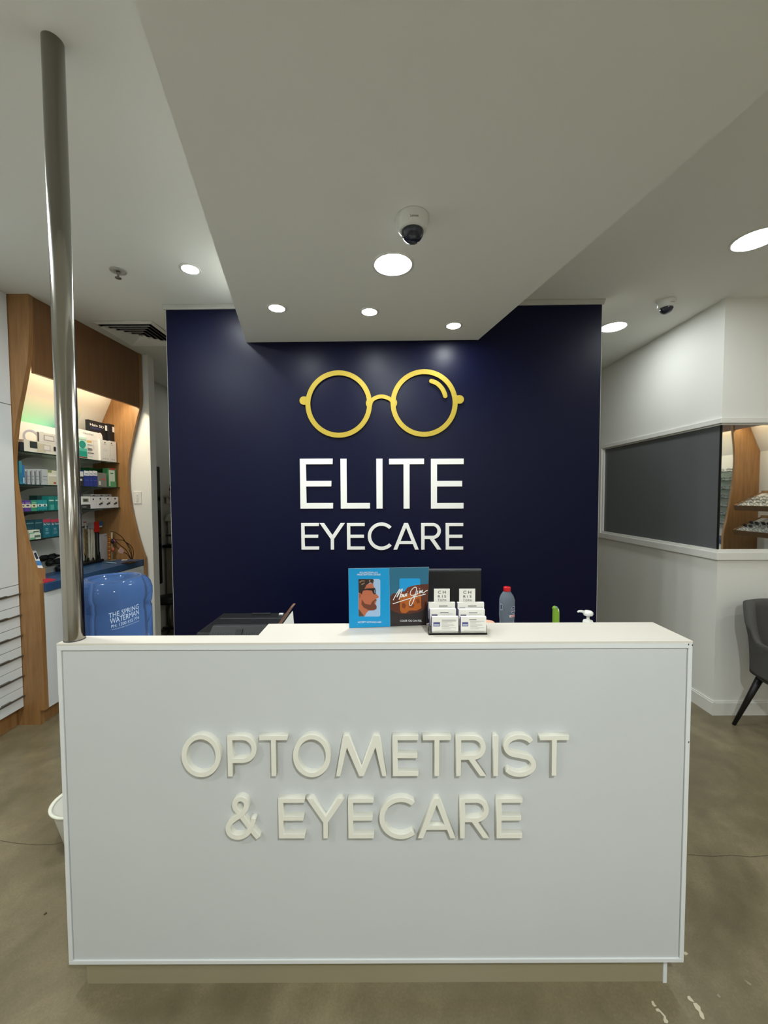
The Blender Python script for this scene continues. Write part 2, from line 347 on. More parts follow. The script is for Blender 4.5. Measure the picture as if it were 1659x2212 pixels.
# ------------------------------------------------------------------ letters as outlines
def arc(cx, cy, rx, ry, a0, a1, n):
    return [(cx+rx*math.cos(math.radians(a0+(a1-a0)*i/n)), cy+ry*math.sin(math.radians(a0+(a1-a0)*i/n))) for i in range(n+1)]
def stroke(pts, w):
    L = []; R = []
    for i in range(len(pts)):
        a = Vector(pts[max(i-1,0)]); b = Vector(pts[min(i+1,len(pts)-1)]); t = (b-a).normalized(); n = Vector((-t.y, t.x))*w/2
        p = Vector(pts[i]); L.append(tuple(p+n)); R.append(tuple(p-n))
    return L + R[::-1]
def glyph(ch, w, h, s):
    b = s*.93
    if ch == 'E':
        m = h*.5; return [[(0,0),(w,0),(w,b),(s,b),(s,m-b*.5),(w*.955,m-b*.5),(w*.955,m+b*.5),(s,m+b*.5),(s,h-b),(w,h-b),(w,h),(0,h)]]
    if ch == 'L': return [[(0,0),(w,0),(w,b),(s,b),(s,h),(0,h)]]
    if ch == 'I': return [[(0,0),(w,0),(w,h),(0,h)]]
    if ch == 'T': return [[(w/2-s/2,0),(w/2+s/2,0),(w/2+s/2,h-b),(w,h-b),(w,h),(0,h),(0,h-b),(w/2-s/2,h-b)]]
    if ch == 'Y':
        c = w/2; yj = h*.40; sx = s*1.28; k = h-(w-sx-c)*(h-yj)/(w-c-s/2)
        return [[(c-s/2,0),(c+s/2,0),(c+s/2,yj),(w,h),(w-sx,h),(c,k),(sx,h),(0,h),(c-s/2,yj)]]
    if ch == 'A':
        c = w/2; t = s*1.15; sx = s*1.12; g = (c-t/2)/h; y0 = h*.21; y1 = y0+b*.95
        yi = (c-sx)/g
        return [[(0,0),(sx,0),(sx+g*y0,y0),(w-sx-g*y0,y0),(w-sx,0),(w,0),(c+t/2,h),(c-t/2,h)], [(sx+g*y1,y1),(c,yi),(w-sx-g*y1,y1)]]
    if ch == 'M':
        u = w/368.0
        return [[(0,0),(35*u,0),(82*u,.70*h),(168*u,0),(203*u,0),(287*u,.70*h),(334*u,0),(368*u,0),(318*u,h),(273*u,h),(186*u,.22*h),(98*u,h),(55*u,h)]]
    if ch == 'O': return [arc(w/2,h/2,w/2,h/2,0,360,56)[:-1], arc(w/2,h/2,w/2-s,h/2-s,0,360,56)[:-1]]
    if ch == 'C':
        r = h/2; a = math.degrees(math.acos(max(-1,min(1,(w-r)/r))))+2; a = max(24, min(60, a))
        return [arc(r,r,r,r,a,360-a,56) + arc(r,r,r-s,r-s,360-a-1,a+1,56)]
    if ch in 'PR':
        yb = h*(.33 if ch == 'P' else .40); r = (h-yb)/2; bw = w if ch == 'P' else w*.97; xb = bw-r
        hole = [(s,yb+b),(xb,yb+b)] + arc(xb,yb+r,r-s,r-b,-90,90,20) + [(s,h-b)]
        if ch == 'P': return [[(0,0),(s,0),(s,yb)] + arc(xb,yb+r,r,r,-90,90,24) + [(0,h)], hole]
        lw = s*1.28; xa = xb-lw*.72
        return [[(0,0),(s,0),(s,yb),(xa,yb),(w-lw,0),(w,0),(xa+lw,yb+.004*h)] + arc(xb,yb+r,r,r,-72,90,24) + [(0,h)], hole]
    if ch == 'S':
        rx = (w-s)/2; ru = (h-s)/4
        up_ = arc(w/2-.01*w, h-s/2-ru, rx*.95, ru, 28, 236, 26); lo = arc(w/2, s/2+ru, rx, ru, 56, -152, 26)
        return [stroke(up_ + lo, s)]
    if ch == '&':
        A = [(.97,.0+.03),(.80,.20),(.60,.42),(.40,.64),(.31,.74),(.295,.83),(.34,.91),(.44,.955)]
        B = [(.40,.945),(.50,.955),(.61,.90),(.64,.80),(.60,.70),(.48,.585),(.32,.50),(.17,.40),(.09,.27),(.14,.13),(.28,.06),(.44,.055),(.60,.11),(.72,.22),(.80,.36),(.835,.50)]
        return [[stroke(smooth([(x*w, y*h) for x, y in A]), s)], [stroke(smooth([(x*w, y*h) for x, y in B]), s)]]
def smooth(p, k=6):
    o = []
    for i in range(len(p)-1):
        p0, p1, p2, p3 = p[max(i-1,0)], p[i], p[i+1], p[min(i+2,len(p)-1)]
        for j in range(k):
            t = j/k
            o.append(tuple(.5*((2*p1[a])+(-p0[a]+p2[a])*t+(2*p0[a]-5*p1[a]+4*p2[a]-p3[a])*t*t+(-p0[a]+3*p1[a]-3*p2[a]+p3[a])*t**3) for a in range(len(p1))))
    o.append(p[-1]); return o
def extrude_outline(name, contours, depth, bev, M, m, parent, extra=0):
    cu = bpy.data.curves.new('c', 'CURVE'); cu.dimensions = '2D'; cu.fill_mode = 'BOTH'; cu.extrude = depth/2-bev; cu.bevel_depth = bev; cu.bevel_resolution = 1; cu.offset = -bev
    for c in contours:
        s = cu.splines.new('POLY'); s.points.add(len(c)-1); s.use_cyclic_u = True
        for p, q in zip(s.points, c): p.co = (q[0], q[1], 0, 1)
    t = bpy.data.objects.new('t', cu); COL.objects.link(t); bpy.context.view_layer.update()
    me = bpy.data.meshes.new_from_object(t.evaluated_get(bpy.context.evaluated_depsgraph_get()))
    bpy.data.objects.remove(t, do_unlink=True)
    me.transform(Matrix.Translation((0, 0, depth/2)))
    me.transform(Matrix.Translation(-Vector(parent.get('_o', (0,0,0)))) @ M if parent else M)
    me.materials.clear(); me.materials.append(m); me.name = name
    o = bpy.data.objects.new(name, me); COL.objects.link(o)
    if parent: o.parent = parent
    return o
def letter_row(parent, spec, P, U, N, s, depth, bev, m):
    """spec: (char, left px point, right px point, top py, bottom py) on plane through P with axes U (right), N (towards viewer)"""
    U = Vector(U); N = Vector(N); V = Vector((0,0,1))
    for ch, x0, x1, y0, y1 in spec:
        a = PP(x0, y1, P, N); b = PP(x1, y1, P, N); t = PP((x0+x1)/2, y0, P, N)
        w = (b-a).dot(U); h = t.z-(a.z+b.z)/2; o = a.copy(); o.z = (a.z+b.z)/2
        o = o - N*depth
        Mx = Matrix(((U.x,V.x,N.x,o.x),(U.y,V.y,N.y,o.y),(U.z,V.z,N.z,o.z),(0,0,0,1)))
        g = glyph(ch, w, h, s)
        if ch == '&':
            o1 = extrude_outline('letter', g[0], depth-.0004, bev, Mx, m, parent)
            o2 = extrude_outline('tmp', g[1], depth, bev, Mx, m, parent)
            bm = bmesh.new(); bm.from_mesh(o1.data); bm.from_mesh(o2.data); bm.to_mesh(o1.data); bm.free(); bpy.data.objects.remove(o2, do_unlink=True)
        else: extrude_outline('letter', g, depth, bev, Mx, m, parent)

# ELITE / EYECARE on the navy wall
Z5 = lambda v: 620+v/4.0463
Y5 = lambda v: 780+v/4.0463
LP = WL + wn*.010
s_elite = thing('wall_lettering', wp(WLEN/2, 0, 1.46), 'large white raised word ELITE on the navy wall', 'lettering')
letter_row(s_elite, [(c, Z5(a), Z5(b), Y5(853), Y5(1289)) for c, a, b in (('E',117,402),('L',470,725),('I',782,836),('T',893,1198),('E',1258,1543))], LP, wd, wn, 53/4.046*2.75/850, .010, .0006, M_SIGN)
s_eye = thing('wall_lettering', wp(WLEN/2, 0, 1.17), 'smaller white raised word EYECARE on the navy wall', 'lettering')
letter_row(s_eye, [(c, Z5(a), Z5(b), Y5(1416 if c != 'C' else 1411), Y5(1648 if c != 'C' else 1652)) for c, a, b in (('E',126,280),('Y',287,507),('E',525,680),('C',706,918),('A',930,1152),('R',1173,1350),('E',1387,1540))], LP, wd, wn, 29.5/4.046*2.75/850, .010, .0006, M_SIGN)
# front lettering of the desk: parts of the desk
X3 = lambda v: 360+v/3.318
X4 = lambda v: 800+v/3.318
Y3 = lambda v: 1550+v/3.318
LD = .020; FP = Vector((0, DY-LD+.006, 0))
row1 = [('O',X3(108),X3(390),Y3(122),Y3(430)),('P',X3(438),X3(648),Y3(130),Y3(424)),('T',X3(667),X3(870),Y3(130),Y3(422)),('O',X3(906),X3(1178),Y3(122),Y3(430)),('M',X3(1212),X3(1578),Y3(130),Y3(422)),
        ('E',X4(160),X4(346),Y3(130),Y3(421)),('T',X4(376),X4(578),Y3(130),Y3(421)),('R',X4(614),X4(834),Y3(130),Y3(421)),('I',X4(880),X4(917),Y3(130),Y3(421)),('S',X4(950),X4(1190),Y3(122),Y3(428)),('T',X4(1212),X4(1422),Y3(130),Y3(419))]
row2 = [('&',X3(418),X3(665),Y3(572),Y3(876)),('E',X3(803),X3(992),Y3(580),Y3(868)),('Y',X3(1004),X3(1277),Y3(580),Y3(868)),('E',X3(1302),X3(1486),Y3(580),Y3(868)),
        ('C',X4(65),X4(325),Y3(572),Y3(874)),('A',X4(338),X4(614),Y3(580),Y3(867)),('R',X4(642),X4(856),Y3(580),Y3(867)),('E',X4(904),X4(1090),Y3(580),Y3(867))]
letter_row(desk, row1+row2, FP, (1,0,0), (0,-1,0), 38/3.318*DY/850, LD, .0012, M_LETTER)

# golden spectacles emblem
ge = thing('spectacles_emblem', wp(WLEN/2, 0, 2.2), 'gold cut-out of round spectacles mounted on the navy wall', 'emblem')
GP = WL + wn*.016
def gpt(x, y):
    p = PP(Z5(x), Y5(y), GP, wn); return ((p-WL).dot(wd), p.z)
k5 = 2.77/850/4.0463
def gring(c, r): return arc(c[0], c[1], r, r, 0, 360, 72)[:-1]
Mg = Matrix(((wd.x,0,wn.x,WL.x),(wd.y,0,wn.y,WL.y),(0,1,0,0),(0,0,0,1)))
Mg = Matrix.Translation(wn*.008) @ Mg
def piece(nm, cont, dz=0): return extrude_outline(nm, cont, .008-dz, .0006, Mg, M_GOLD, ge)
for nm, cxy in (('left', (451, 376)), ('right', (1198, 367))):
    c = gpt(*cxy); piece('rim', [gring(c, 287*k5), gring(c, 245*k5)])
br1 = smooth([gpt(722, 385), gpt(745, 340), gpt(785, 316), gpt(830, 309), gpt(872, 318), gpt(908, 338), gpt(930, 372)])
piece('bridge', [stroke(br1, 34*k5)], .0006)
for (x, y) in ((718, 368), (933, 365)): c = gpt(x, y); piece('nose_pad', [arc(c[0], c[1], 29*k5, 38*k5, 0, 360, 24)[:-1]], .0003)
for sgn, x0, x1, y in ((-1, 200, 145, 345), (1, 1450, 1510, 335)):
    a = gpt(x0, y); b = gpt(x1, y); r = 36*k5
    if sgn < 0: cont = [(a[0], a[1]+46*k5), (a[0]-30*k5, a[1]+34*k5)] + arc(b[0], b[1], r, r, 90, 270, 14) + [(a[0]-30*k5, a[1]-34*k5), (a[0], a[1]-46*k5)]
    else: cont = [(a[0], a[1]-46*k5), (a[0]+30*k5, a[1]-34*k5)] + arc(b[0], b[1], r, r, -90, 90, 14) + [(a[0]+30*k5, a[1]+34*k5), (a[0], a[1]+46*k5)]
    piece('hinge_lug', [cont], .0006)
hl = smooth([gpt(1262, 174), gpt(1310, 194), gpt(1350, 232), gpt(1374, 275), gpt(1383, 304)])
c0, c1 = hl[0], hl[-1]; w_ = 38*k5
piece('highlight_arc', [stroke(hl, w_)]); 
piece('highlight_end', [arc(c0[0], c0[1], w_/2, w_/2, 0, 360, 20)[:-1]], .0004); piece('highlight_end', [arc(c1[0], c1[1], w_/2, w_/2, 0, 360, 20)[:-1]], .0004)
for x, y in ((451, 110), (451, 640), (1198, 100), (1198, 632), (830, 309), (1340, 220)):
    s_, z_ = gpt(x, y); p = WL+wd*s_+Vector((0,0,z_))
    MB().tube([p, p+wn*.0085], .004, 8).build('standoff', M_STEEL, ge)

# ------------------------------------------------------------------ pole on the desk
pb = Vector((-.9590, 1.2005, 0)); PR = .0275
po = thing('steel_pole', (pb.x, pb.y, DT), 'polished stainless steel pole rising from the desk corner to the ceiling', 'pole')
MB().lathe([(PR, DT), (PR, DT+.001), (PR, ZC)], (pb.x, pb.y, 0), 64).build('pole_tube', M_STEEL, po)
MB().lathe([(PR+.0008, DT+.0002), (PR+.0008, DT+.003)], (pb.x, pb.y, 0), 48).build('base_seal', M_RUB, po)

# ------------------------------------------------------------------ ceiling fittings
def area(name, loc, size, power, col=(1, 1, 1), spread=150, parent=None, rot=None, shape='DISK', sy=None):
    l = bpy.data.lights.new(name, 'AREA'); l.shape = shape; l.size = size; l.energy = power; l.color = col; l.spread = math.radians(spread)
    if sy: l.size_y = sy
    o = bpy.data.objects.new(name, l); COL.objects.link(o)
    if rot: o.rotation_euler = rot
    if parent:
        o.parent = parent; o.location = Vector(loc)-Vector(parent['_o'])
    else: o.location = loc
    return o
def downlight(p, r, power, label, spread=150, group=None):
    t = thing('downlight', p, label, 'downlight', group)
    x, y, z = p
    MB().lathe([(r, z), (r+.014, z), (r+.014, z-.003), (r+.004, z-.005), (r, z-.004)], (x, y, 0), 40, ring=True).build('trim_ring', M_TRIM, t)
    L = power/(math.pi*math.pi*r*r)
    MB().add([(x+r*math.cos(2*math.pi*i/40), y+r*math.sin(2*math.pi*i/40), z-.0035) for i in range(40)], [tuple(range(40))[::-1]]).build('diffuser', mat('lamp_diffuser_%d' % round(L), LAMP_RGB, .5, emit=L), t)
    return t
downlight(PZ(849, 571, ZB), .084, POWER_BIG, 'large round downlight in the bulkhead beside the security camera')
downlight(PZ(598, 665, ZB), .042, POWER_SMALL, 'small downlight in the bulkhead, leftmost of the row of three', 120)
downlight(PZ(798, 673, ZB), .042, POWER_SMALL, 'small downlight in the bulkhead, middle of the row of three', 120)
downlight(PZ(980, 703, ZB), .042, POWER_SMALL, 'small downlight in the bulkhead, rightmost of the row of three', 120)
downlight(PZ(411, 581, ZC), .045, POWER_SMALL*1.6, 'small downlight in the left ceiling near the sprinkler')
downlight(PZ(1632, 517, ZC), .095, POWER_BIG*.55, 'large round downlight at the right edge above the waiting chair')
downlight(PZ(1325, 706, ZC), .090, POWER_BIG*.5, 'large round downlight in the corridor beside the navy wall')
for x, y, k in ((-1.62, 1.42, 1.7), (-1.75, -.3, 1.4), (-1.7, -2.2, 1.2), (3.3, 1.2, .55), (3.3, -.6, .5), (3.3, -2.3, .6), (2.1, -.9, .5), (1.9, -2.3, .8)):
    downlight((x, y, ZC), .09, POWER_SHOP*k, 'round downlight in the shop ceiling out of frame', group='shop ceiling downlights')
for x, y, k, r in ((.50, -.55, 3.9, .055), (1.1, -2.5, .8, .084)):
    downlight((x, y, ZB), r, POWER_SHOP*k, 'round downlight in the bulkhead out of frame', group='bulkhead downlights behind the viewer')
downlight((-2.0, 4.9, ZC), .06, 1.2, 'dim downlight in the back room ceiling')

def dome_camera(p, sc, label, txt):
    t = thing('security_camera', p, label, 'security camera'); x, y, z = p; k = sc
    MB().lathe([(.0, z), (.062*k, z), (.0635*k, z-.004*k), (.062*k, z-.018*k), (.056*k, z-.045*k), (.050*k, z-.052*k), (.044*k, z-.054*k), (.0, z-.054*k)], (x, y, 0), 48).build('housing', mat('white_plastic', (226, 226, 222), .3), t)
    MB().lathe([(.0435*k, z-.0535*k)] + [(.0435*k*math.cos(a), z-.0535*k-.040*k*math.sin(a)) for a in [i*math.pi/2/12 for i in range(1, 13)]], (x, y, 0), 40).build('dome', mat('smoked_dome', (40, 44, 60), .06, spec=.7), t)
    # bright visor strip wrapping the lower back of the dome
    vs = MB(); n = 14
    ring = lambda th, ph, r: (x+r*math.cos(ph)*math.cos(th), y+r*math.cos(ph)*math.sin(th), z-.0535*k-.92*r*math.sin(ph))
    q = []
    for i in range(n+1):
        th = math.radians(40+100*i/n); q.append((ring(th, .0, .0455*k), ring(th, 1.15*math.sin(math.pi*i/n)+.1, .0455*k)))
    for i in range(n): vs.poly([q[i][0], q[i+1][0], q[i+1][1], q[i][1]])
    vs.build('visor', mat('white_plastic', (226, 226, 222), .3), t)
    # maker's name curved on the housing, facing the viewer
    if txt:
        o = text_on('maker_name', txt, (0, 0, 0), (1, 0, 0), (0, 0, 1), .030*k, .0085*k, M_BLACK, t, lift=0)
        for v in o.data.vertices:
            u = v.co.x + t['_o'][0] - .012*k; w = v.co.z + t['_o'][2]
            zz = -.036*k + w; rr = (.0622-.0002)*k + (zz+.018*k)/(-.027*k)*(.056-.062)*k + .0006
            a = -math.pi/2 + u/(.06*k)
            v.co = (rr*math.cos(a), rr*math.sin(a), zz)
    return t
dome_camera(PZ(891, 470, ZB), 1.0, 'white dome security camera on the bulkhead above the large downlight', 'Lenzoni')
dome_camera(PZ(1440, 650, ZC), .92, 'white dome security camera on the right ceiling above the partition', 'Lenzoni')

sp_ = PZ(255, 585, ZC)
spk = thing('fire_sprinkler', sp_, 'small ceiling fire sprinkler head near the steel pole', 'sprinkler')
MB().lathe([(0, ZC-.001), (.044, ZC-.001), (.043, ZC-.004), (.022, ZC-.006), (.018, ZC-.003)], (sp_.x, sp_.y, 0), 28).build('escutcheon', mat('pale_grey', (176, 174, 166), .4), spk)
MB().lathe([(.010, ZC-.004), (.010, ZC-.016), (.006, ZC-.02), (.006, ZC-.034), (.009, ZC-.040)], (sp_.x, sp_.y, 0), 16).build('nozzle', M_DKSTEEL, spk)
MB().lathe([(0, ZC-.0395), (.017, ZC-.040), (.017, ZC-.043), (0, ZC-.0435)], (sp_.x, sp_.y, 0), 20).build('deflector', M_DKSTEEL, spk)

# air diffuser
va, vb = PZ(205, 694, ZC), PZ(277, 744, ZC)
vc = Vector((-1.975, 3.255, ZC)); hv = .232
vent = thing('air_diffuser', vc, 'square four-way ceiling air diffuser beside the timber display', 'air vent')
mbox(vc.x-hv+.02, vc.x+hv-.02, vc.y-hv+.02, vc.y+hv-.02, ZC-.003, ZC-.0005).build('throat_shade', M_DUCTSHADE, vent)  # black plate standing in for the shade inside the duct opening
def sq_ring(h0, z0, h1, z1, th=.0015):
    mb = MB()
    for i in range(4):
        a, b = math.pi/2*i+math.pi/4, math.pi/2*(i+1)+math.pi/4; k = math.sqrt(2)
        P = lambda h, t, z: (vc.x+h*k*math.cos(t), vc.y+h*k*math.sin(t), z)
        mb.add([P(h0,a,z0),P(h0,b,z0),P(h1,b,z1),P(h1,a,z1),P(h0,a,z0+th),P(h0,b,z0+th),P(h1,b,z1+th),P(h1,a,z1+th)],
               [(0,1,2,3),(7,6,5,4),(0,4,5,1),(2,6,7,3)])
    return mb
sq_ring(hv, ZC-.004, hv-.028, ZC-.012).build('outer_flange', M_TRIM, vent)
for i in range(5):
    h1 = hv-.040-i*.036
    sq_ring(h1, ZC-.026, h1-.026, ZC-.006).build('louvre', M_TRIM, vent)
mbox(vc.x-.014, vc.x+.014, vc.y-.014, vc.y+.014, ZC-.024, ZC-.021).build('centre_plate', M_TRIM, vent)

# ------------------------------------------------------------------ timber display bay on the left wall
Y0, Y1, PT = 2.62, 3.692, .032
XB = -2.715                                    # bay back
bay = thing('display_bay', (-2.5, 3.15, 0), 'curved beech display bay with lit recess and glass shelves on the left wall', 'display shelving')
near = [(-2.286, ZC-.001), (-2.292, 2.62), (-2.307, 2.455), (-2.345, 2.28), (-2.395, 2.067), (-2.425, 1.86), (-2.432, 1.72), (-2.423, 1.60), (-2.400, 1.42), (-2.370, 1.25), (-2.325, 1.08), (-2.289, .97), (-2.285, .10)]
far = [(-2.236, ZC-.001), (-2.236, 2.62), (-2.238, 2.42), (-2.278, 2.27), (-2.326, 2.08), (-2.365, 1.90), (-2.377, 1.76), (-2.374, 1.63), (-2.350, 1.42), (-2.308, 1.216), (-2.270, 1.07), (-2.237, .975), (-2.228, .10)]
near = [(x-.028, z) for x, z in near]; far = [(x-.017, z) for x, z in far]
def prof_panel(pr, y, xb, nm='end_panel', parent=bay, m=M_WOOD):
    sm = smooth(pr[1:-1]) ; pts = [(pr[0][0], pr[0][1])] + list(sm) + [pr[-1]]
    ring = [(x, y, z) for x, z in pts] + [(xb, y, pts[-1][1]), (xb, y, pts[0][1])]
    return MB().prism(ring, (0, PT, 0)).build(nm, m, parent)
prof_panel(near, Y0, -2.86); prof_panel(far, Y1-.005, -2.86)
# kick returns under the panels
mbox(-2.84, -2.345, Y0-.001, Y0+PT, 0, .099).build('panel_foot', M_WOOD, bay)
mbox(-2.84, -2.30, Y1-.004, Y1+PT-.006, 0, .099).build('panel_foot', M_WOOD, bay)
# fascia
MB().prism([(-2.318, Y0+PT+.001, FAS), (-2.262, Y1-.006, FAS), (-2.286, Y1-.006, FAS), (-2.342, Y0+PT+.001, FAS)], (0, 0, ZC-.001-FAS)).build('fascia', M_WOODSHADE, bay)
# sloping light panel and back
sa, sb = (-2.50, 2.50), (-2.700, 2.06)
MB().prism([(sa[0], Y0+PT+.001, sa[1]), (sb[0], Y0+PT+.001, sb[1]), (sb[0]-.012, Y0+PT+.001, sb[1]), (sa[0]-.012, Y0+PT+.001, sa[1]+.012)], (0, Y1-Y0-PT-.007, 0)).build('sloped_panel', M_WHITE, bay)
mbox(-2.73, XB, Y0+PT+.001, Y1-.006, .60, 2.07).build('back_panel', M_WHITE, bay)
mbox(-2.51, -2.33, Y0+PT+.001, Y1-.006, 2.51, 2.52).build('recess_top', M_WHITE, bay)
lampb = mbox(-2.375, -2.340, Y0+.08, Y1-.05, 2.44, 2.47).build('strip_lamp', M_TUBE, bay)
area('strip_glow', (-2.36, 3.155, 2.432), .03, 5.0, (1.0, .90, .70), 170, bay, rot=(0, math.radians(-20), 0), shape='RECTANGLE', sy=.9)
def gradient_mat():
    m = bpy.data.materials.new('green_teal_gradient'); m.use_nodes = True; nt = m.node_tree; b = nt.nodes['Principled BSDF']
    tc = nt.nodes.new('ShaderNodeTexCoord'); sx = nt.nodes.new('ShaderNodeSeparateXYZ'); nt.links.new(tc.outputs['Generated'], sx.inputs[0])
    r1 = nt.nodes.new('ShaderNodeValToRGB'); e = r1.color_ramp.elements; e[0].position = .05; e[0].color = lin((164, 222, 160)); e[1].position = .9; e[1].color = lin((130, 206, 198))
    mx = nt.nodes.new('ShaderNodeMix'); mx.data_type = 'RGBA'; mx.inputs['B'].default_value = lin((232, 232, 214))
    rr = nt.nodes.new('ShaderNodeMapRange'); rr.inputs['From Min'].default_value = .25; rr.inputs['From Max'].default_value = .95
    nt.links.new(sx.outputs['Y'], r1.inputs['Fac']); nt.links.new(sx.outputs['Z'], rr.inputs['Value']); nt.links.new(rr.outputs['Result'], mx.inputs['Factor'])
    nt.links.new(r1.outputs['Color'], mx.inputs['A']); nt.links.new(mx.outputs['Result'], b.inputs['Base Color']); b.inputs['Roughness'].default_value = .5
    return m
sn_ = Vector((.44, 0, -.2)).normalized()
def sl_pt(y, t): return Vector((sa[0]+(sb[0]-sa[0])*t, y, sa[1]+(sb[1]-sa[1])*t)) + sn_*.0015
MB().poly([sl_pt(Y0+.04, .985), sl_pt(3.42, .985), sl_pt(3.42, .45), sl_pt(Y0+.04, .45)]).build('gradient_strip', gradient_mat(), bay)  # flat strip running green to teal, fading to cream upward
# shelves
SH = [(1.868, Y0+PT+.002, Y1-.010), (1.640, Y0+PT+.002, Y1-.010), (1.452, Y0+PT+.002, Y1-.010), (1.255, Y0+PT+.002, 3.17)]
XF = -2.468
uprights = [2.885, 3.48]
for z, a, b in SH:
    s_ = mbox(XB+.002, XF, a, b, z-.008, z).build('shelf', M_GLASS, bay)
    mbox(XF, XF+.0012, a, b, z-.008, z).build('front_edge', M_GEDGE, s_)
    for yy in uprights:
        if yy > b: continue
        MB().prism([(XB+.004, yy, z-.010), (XF-.03, yy, z-.010), (XF-.03, yy, z-.018), (XB+.10, yy, z-.030), (XB+.05, yy, z-.05), (XB+.004, yy, z-.085)], (0, .006, 0)).build('bracket', mat('pale_bracket', (150, 150, 145), .4), bay)
for yy in uprights:
    mbox(XB, XB+.006, yy-.010, yy+.016, .97, 2.05).build('upright_rail', mat('pale_bracket', (150, 150, 145), .4), bay)
# base cabinet and counter
bc = thing('base_cabinet', (-2.4, 3.15, 0), 'white base cabinet under the blue counter of the timber bay', 'cabinet')
mbox(-2.72, -2.325, Y0+PT+.001, Y1-.006, .10, .905).build('cabinet_body', M_LAM, bc)
mid = (Y0+PT+Y1)/2
for a, b in ((Y0+PT+.003, mid-.0015), (mid+.0015, Y1-.008)):
    MB().prism([(-2.318+.05*(a-Y0)/1.07, a, .102), (-2.318+.05*(b-Y0)/1.07, b, .102), (-2.325, b, .102), (-2.325, a, .102)], (0, 0, .80)).build('cabinet_door', M_LAM, bc)
mbox(-2.70, -2.355, Y0+PT+.001, Y1-.006, 0, .099).build('kick_board', M_WOOD, bc)
CT = .962
ct = MB().prism([(XB+.003, Y0+PT+.001, .908), (-2.300, Y0+PT+.001, .908), (-2.266, Y1-.006, .908), (XB+.003, Y1-.006, .908)], (0, 0, CT-.908)).build('display_counter', M_BLUE)
tag(ct, 'deep blue laminate counter top inside the timber bay', 'countertop')

# drawer unit left of the bay
XD = -2.452
du = thing('drawer_unit', (-2.6, 2.0, 0), 'white drawer and panel cabinet at the left edge of the picture', 'cabinet')
mbox(-2.86, XD-.02, 1.0, Y0-.003, .12, ZC-.002).build('cabinet_body', M_LAM, du)
mbox(-2.84, XD-.05, 1.0, Y0-.004, 0, .119).build('kick_board', M_WOOD, du)
zs = [.965, .822, .682, .543, .405, .268, .130]
for a, b in zip(zs[1:], zs[:-1]):
    d = mbox(XD-.018, XD, 1.0, Y0-.005, a+.0025, b-.0015).build('drawer', M_LAM, du)
    zz = b-.062
    mbox(XD, XD+.010, 1.0, Y0+.012, zz-.004, zz+.004).build('handle_bar', M_DKSTEEL, d)
    mbox(XD, XD+.014, 2.46, 2.52, zz+.004, zz+.010).build('handle_clip', M_DKSTEEL, d)
mbox(XD-.018, XD, 1.0, Y0-.005, .968, 2.155).build('upper_panel', M_LAM, du)
mbox(XD-.018, XD, 1.0, Y0-.005, 2.160, ZC-.003).build('top_panel', M_LAM, du)

# light switch on the stub wall
sp = PY(298, 1075, 3.735)
ls = thing('light_switch', sp, 'white three-gang light switch beside the timber bay', 'light switch')
mbox(sp.x-.036, sp.x+.036, 3.727, 3.735, sp.z-.058, sp.z+.058).build('plate', M_TRIM, ls, .002)
for k in (-1, 0, 1):
    mbox(sp.x-.008, sp.x+.008, 3.7215, 3.727, sp.z+k*.026-.009, sp.z+k*.026+.009).build('rocker', mat('white_plastic', (226, 226, 222), .3), ls, .002)

# ------------------------------------------------------------------ products on the shelves
def product(name, label, cat, px0, px1, pt, z, col, xf=XF-.006, depth=.05, prints=(), side=None, group=None, zb=None, text=()):
    """box whose front face (towards +X) spans px0..px1 with its top at image row pt"""
    pc = (px0+px1)/2
    y0 = PX(px0, pt, xf).y; y1 = PX(px1, pt, xf).y
    base = zb if zb is not None else z+.0006
    h = max(.012, PX(pc, pt, xf).z - base)
    t = thing(name, (xf-depth/2, (y0+y1)/2, base), label, cat, group)
    g = .0008
    mbox(xf-depth, xf, y0+g, y1-g, base, base+h).build('carton', flat(col), t)
    for i, (u0, u1, v0, v1, c) in enumerate(prints):
        MB().poly([(xf+.0006+i*.0002, y0+g+(y1-y0-2*g)*u, base+h*v) for u, v in ((u0, v0), (u1, v0), (u1, v1), (u0, v1))]).build('printed_area', flat(c), t)
    for (s, u0, u1, v0, v1, c) in text:
        text_on('printed_text', s, (xf+.0016, y0+(y1-y0)*u0, base+h*v0), (0, 1, 0), (0, 0, 1), (y1-y0)*(u1-u0), h*(v1-v0), flat(c), t)
    t['_top'] = base+h; t['_y'] = (y0, y1)
    return t
def discs(t, items, xf):
    y0, y1 = t['_y']; b = t['_o'][2]; h = t['_top']-b
    for (u, v, ru, rv, c, hole) in items:
        mb = MB(); n = 24; cy, cz = y0+(y1-y0)*u, b+h*v
        o = [(xf, cy+ru*math.cos(2*math.pi*i/n), cz+rv*math.sin(2*math.pi*i/n)) for i in range(n)]
        if hole:
            q = [(xf, cy+ru*hole*math.cos(2*math.pi*i/n), cz+rv*hole*math.sin(2*math.pi*i/n)) for i in range(n)]
            mb.add(o+q, [(i, (i+1) % n, (i+1) % n+n, i+n) for i in range(n)])
        else: mb.poly(o)
        mb.build('printed_disc', flat(c), t)
WH = (236, 232, 222); GR = (170, 172, 176)
z1, z2, z3, z4 = [s[0] for s in SH]
